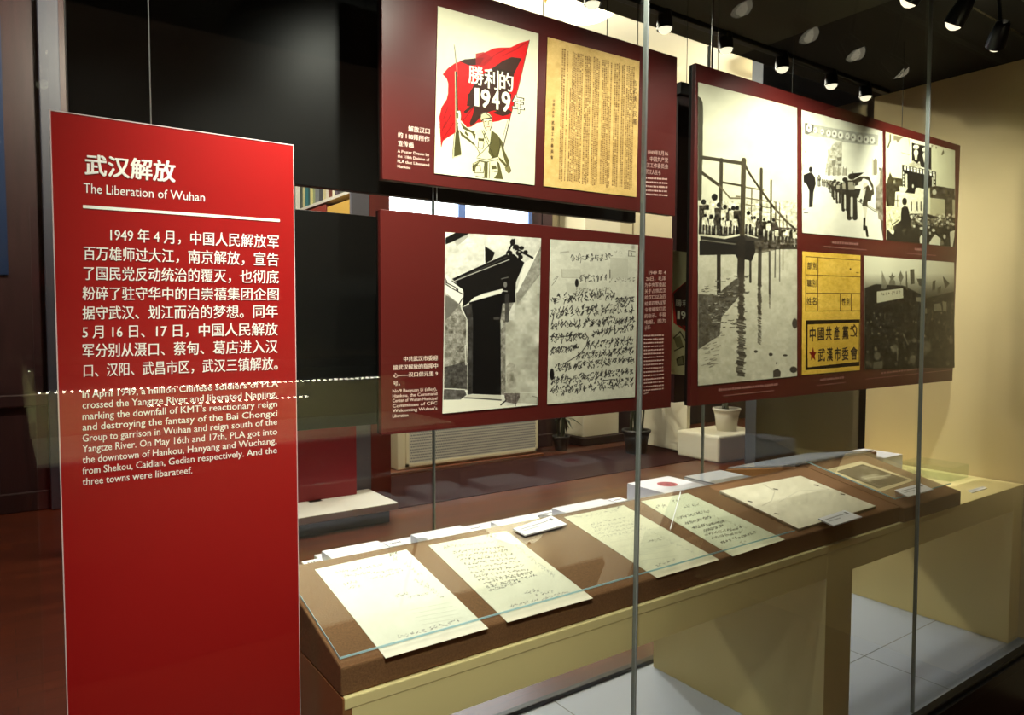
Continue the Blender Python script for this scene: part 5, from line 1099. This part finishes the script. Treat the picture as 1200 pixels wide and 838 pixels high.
# potted plants
M_LEAF = mat('leaf_dark', (44, 54, 36), .5, noise=8, namp=.2); M_STALK = mat('bamboo_stalk', (34, 40, 26), .5); M_POTD = mat('pot_dark', (40, 38, 40), .4); M_SOIL = mat('soil', (34, 26, 20), .9)
def plant(label, x, y, z, r, h, stalks, leaves, pot, name='potted_bamboo', spread=.5, ll=.22):
    t = thing(name, label, 'plant', (x, y, z))
    obj('pot', MB().lathe((x, y, z), [(r*.6, 0), (r*.72, .0), (r*.9, r*1.2), (r, r*1.55), (r*1.06, r*1.55), (r*1.06, r*1.72), (r*.94, r*1.72), (r*.92, r*1.5)], 24), pot, t, True)
    obj('soil', MB().disc((x, y, z+r*1.5), (r*.93, 0, 0), (0, r*.93, 0)), M_SOIL, t)
    st = MB(); lf = MB(); zz = z+r*1.45
    for k in range(stalks):
        an = random.uniform(0, 6.28); rr = random.uniform(0, r*.6); b = Vector((x+rr*math.cos(an), y+rr*math.sin(an), zz)); tp_ = b+Vector((random.uniform(-.15, .15), random.uniform(-.15, .15), h*random.uniform(.7, 1)))
        st.tube([b, (b+tp_)/2+Vector((random.uniform(-.03, .03), 0, 0)), tp_], [.014, .011, .005], 6)
        for j in range(leaves):
            p = b.lerp(tp_, random.uniform(.25, 1)); a = random.uniform(0, 6.28); d = Vector((math.cos(a)*spread, math.sin(a)*spread, random.uniform(-.4, .5))).normalized(); s_ = d.cross(Vector((0, 0, 1))).normalized(); L = ll*random.uniform(.7, 1.2)
            lf.add([p, p+d*L*.4+s_*L*.1+Vector((0, 0, .01)), p+d*L-Vector((0, 0, L*.2)), p+d*L*.4-s_*L*.1+Vector((0, 0, .01))], [(0, 1, 2, 3)])
    obj('stalks', st, M_STALK, t); obj('leaves', lf, M_LEAF, t)
plant('dark potted bamboo behind the front glass joint, beside the cream pillar', 6.02, 6.0, .0065, .16, 1.5, 9, 9, M_POTD)
plant('small dark potted bamboo in front of the cream pillar', 5.42, 6.66, 0, .10, .8, 5, 8, M_POTD)
kb = onZ(864, 540, 0)
t = thing('low_plinth', 'rounded pale plinth carrying a white flowerpot, seen under the tall board', 'plinth', (kb[0]+.1, kb[1]+.3, 0))
obj('block', MB().box(kb[0]-.32, kb[0]+.52, kb[1], kb[1]+.6, .0, .30, bev=.03, seg=3), mat('plinth_cream', (206, 200, 180), .6), t)
plant('white flowerpot with a dark bushy plant on the rounded pale plinth', kb[0]+.12, kb[1]+.25, .30, .15, .55, 12, 12, mat('pot_white', (216, 210, 196), .4), 'potted_plant', 1.0, .16)

# ceiling lamps of the hall: one in view, the others added unseen
def hall_lamp(x, y, label, watts):
    cz = 4.75
    t = thing('ceiling_lamp', label, 'ceiling lamp', (x, y, cz), None)
    obj('stem', MB().lathe((x, y, 0), [(.0, cz), (.09, cz), (.09, cz-.03), (.02, cz-.05), (.02, 4.42)], 20), M_BRASS, t, True)
    obj('bowl', MB().lathe((x, y, 4.24), [(0, 0), (.12, .012), (.22, .045), (.29, .09), (.335, .15), (.345, .175), (.33, .175), (.0, .12)], 32), M_LAMPGL, t, True)
    fb_ = MB()
    for k in range(3):
        an = k*2.094+.5; fb_.tube([(x+.345*math.cos(an), y+.345*math.sin(an), 4.42), (x+.02*math.cos(an), y+.02*math.sin(an), 4.6)], .006, 6); fb_.lathe((x+.35*math.cos(an), y+.35*math.sin(an), 4.40), [(0, -.025), (.02, 0), (0, .03)], 8)
    fb_.lathe((x, y, 4.21), [(0, 0), (.018, .015), (.012, .035)], 10)
    obj('brass_fitting', fb_, M_BRASS, t)
    ld = bpy.data.lights.new('bulb', 'POINT'); ld.energy = watts; ld.color = (1, .9, .74); ld.shadow_soft_size = .12
    lo = bpy.data.objects.new('bulb', ld); COL.objects.link(lo); lo.parent = t; lo.location = (0, 0, 4.06-cz)
lp = onY(685, 8, 5.0)
hall_lamp(lp[0], 5.0, 'glowing opal bowl lamp under the cream ceiling at the top of the photo', HALL_LAMP_W)
hall_lamp(3.4, 5.9, 'opal bowl lamp added out of the picture to brighten the air-conditioning unit', HALL_LAMP_W*3.6)  # this lamp and the next two are unseen, added for more light
hall_lamp(.9, 5.2, 'opal bowl lamp added out of the picture to brighten the bookcase', HALL_LAMP_W*3.5)
hall_lamp(7.9, 5.5, 'opal bowl lamp added out of the picture to brighten the cream wall', HALL_LAMP_W*2)

# ============================================================ SHOWCASE ACROSS THE AISLE (seen reflected in the front glass)
oy = -1.2
t = thing('wall_showcase', 'showcase across the aisle behind the viewer, seen only as a reflection in the glass', 'display case', (.8, oy-.5, 0))
obj('base_cabinet', MB().box(.08, 2.1, oy-.75, oy-.02, 0, .95, bev=.01), mat('cabinet_dark', (30, 24, 22), .5), t)
obj('display_bed', MB().box(.09, 2.08, oy-.72, oy-.06, .9505, .97), mat('bed_pale', (206, 206, 176), .7), t)
obj('back_board', MB().box(.08, 2.1, oy-.75, oy-.72, .971, 1.25), mat('showcase_back', (150, 144, 104), .7), t)
obj('canopy', MB().box(.08, 2.1, oy-.75, oy-.005, 1.262, 1.32, bev=.005), mat('cabinet_dark', (30, 24, 22), .5), t)
la = bpy.data.lights.new('led_light', 'AREA'); la.shape = 'RECTANGLE'; la.size = 1.5; la.size_y = .03; la.energy = 75; la.color = (1, .92, .7)
lo = bpy.data.objects.new('led_light', la); COL.objects.link(lo); lo.parent = t; lo.location = (.05, oy-.03-(oy-.5), 1.258); lo.rotation_euler = (-.5, 0, 0)
M_LED = mat('led_strip_glow', (255, 248, 230), .4, emit=24.0)
for nm, zz, x0_, x1_, yy in (('upper', 1.252, .09, 1.6, oy-.012), ('lower', 1.174, .5, 1.22, oy-.012)):
    sp = obj('led_strip', MB().box(x0_, x1_, yy-.008, yy, zz+.004, zz+.009), M_DARKMET, t)
    n = int((x1_-x0_)/.028)
    for k in range(n):
        x = x0_+(k+.5)*(x1_-x0_)/n
        obj('led', MB().box(x-.005, x+.005, yy-.007, yy+.003, zz-.004, zz+.0039), M_LED, sp)
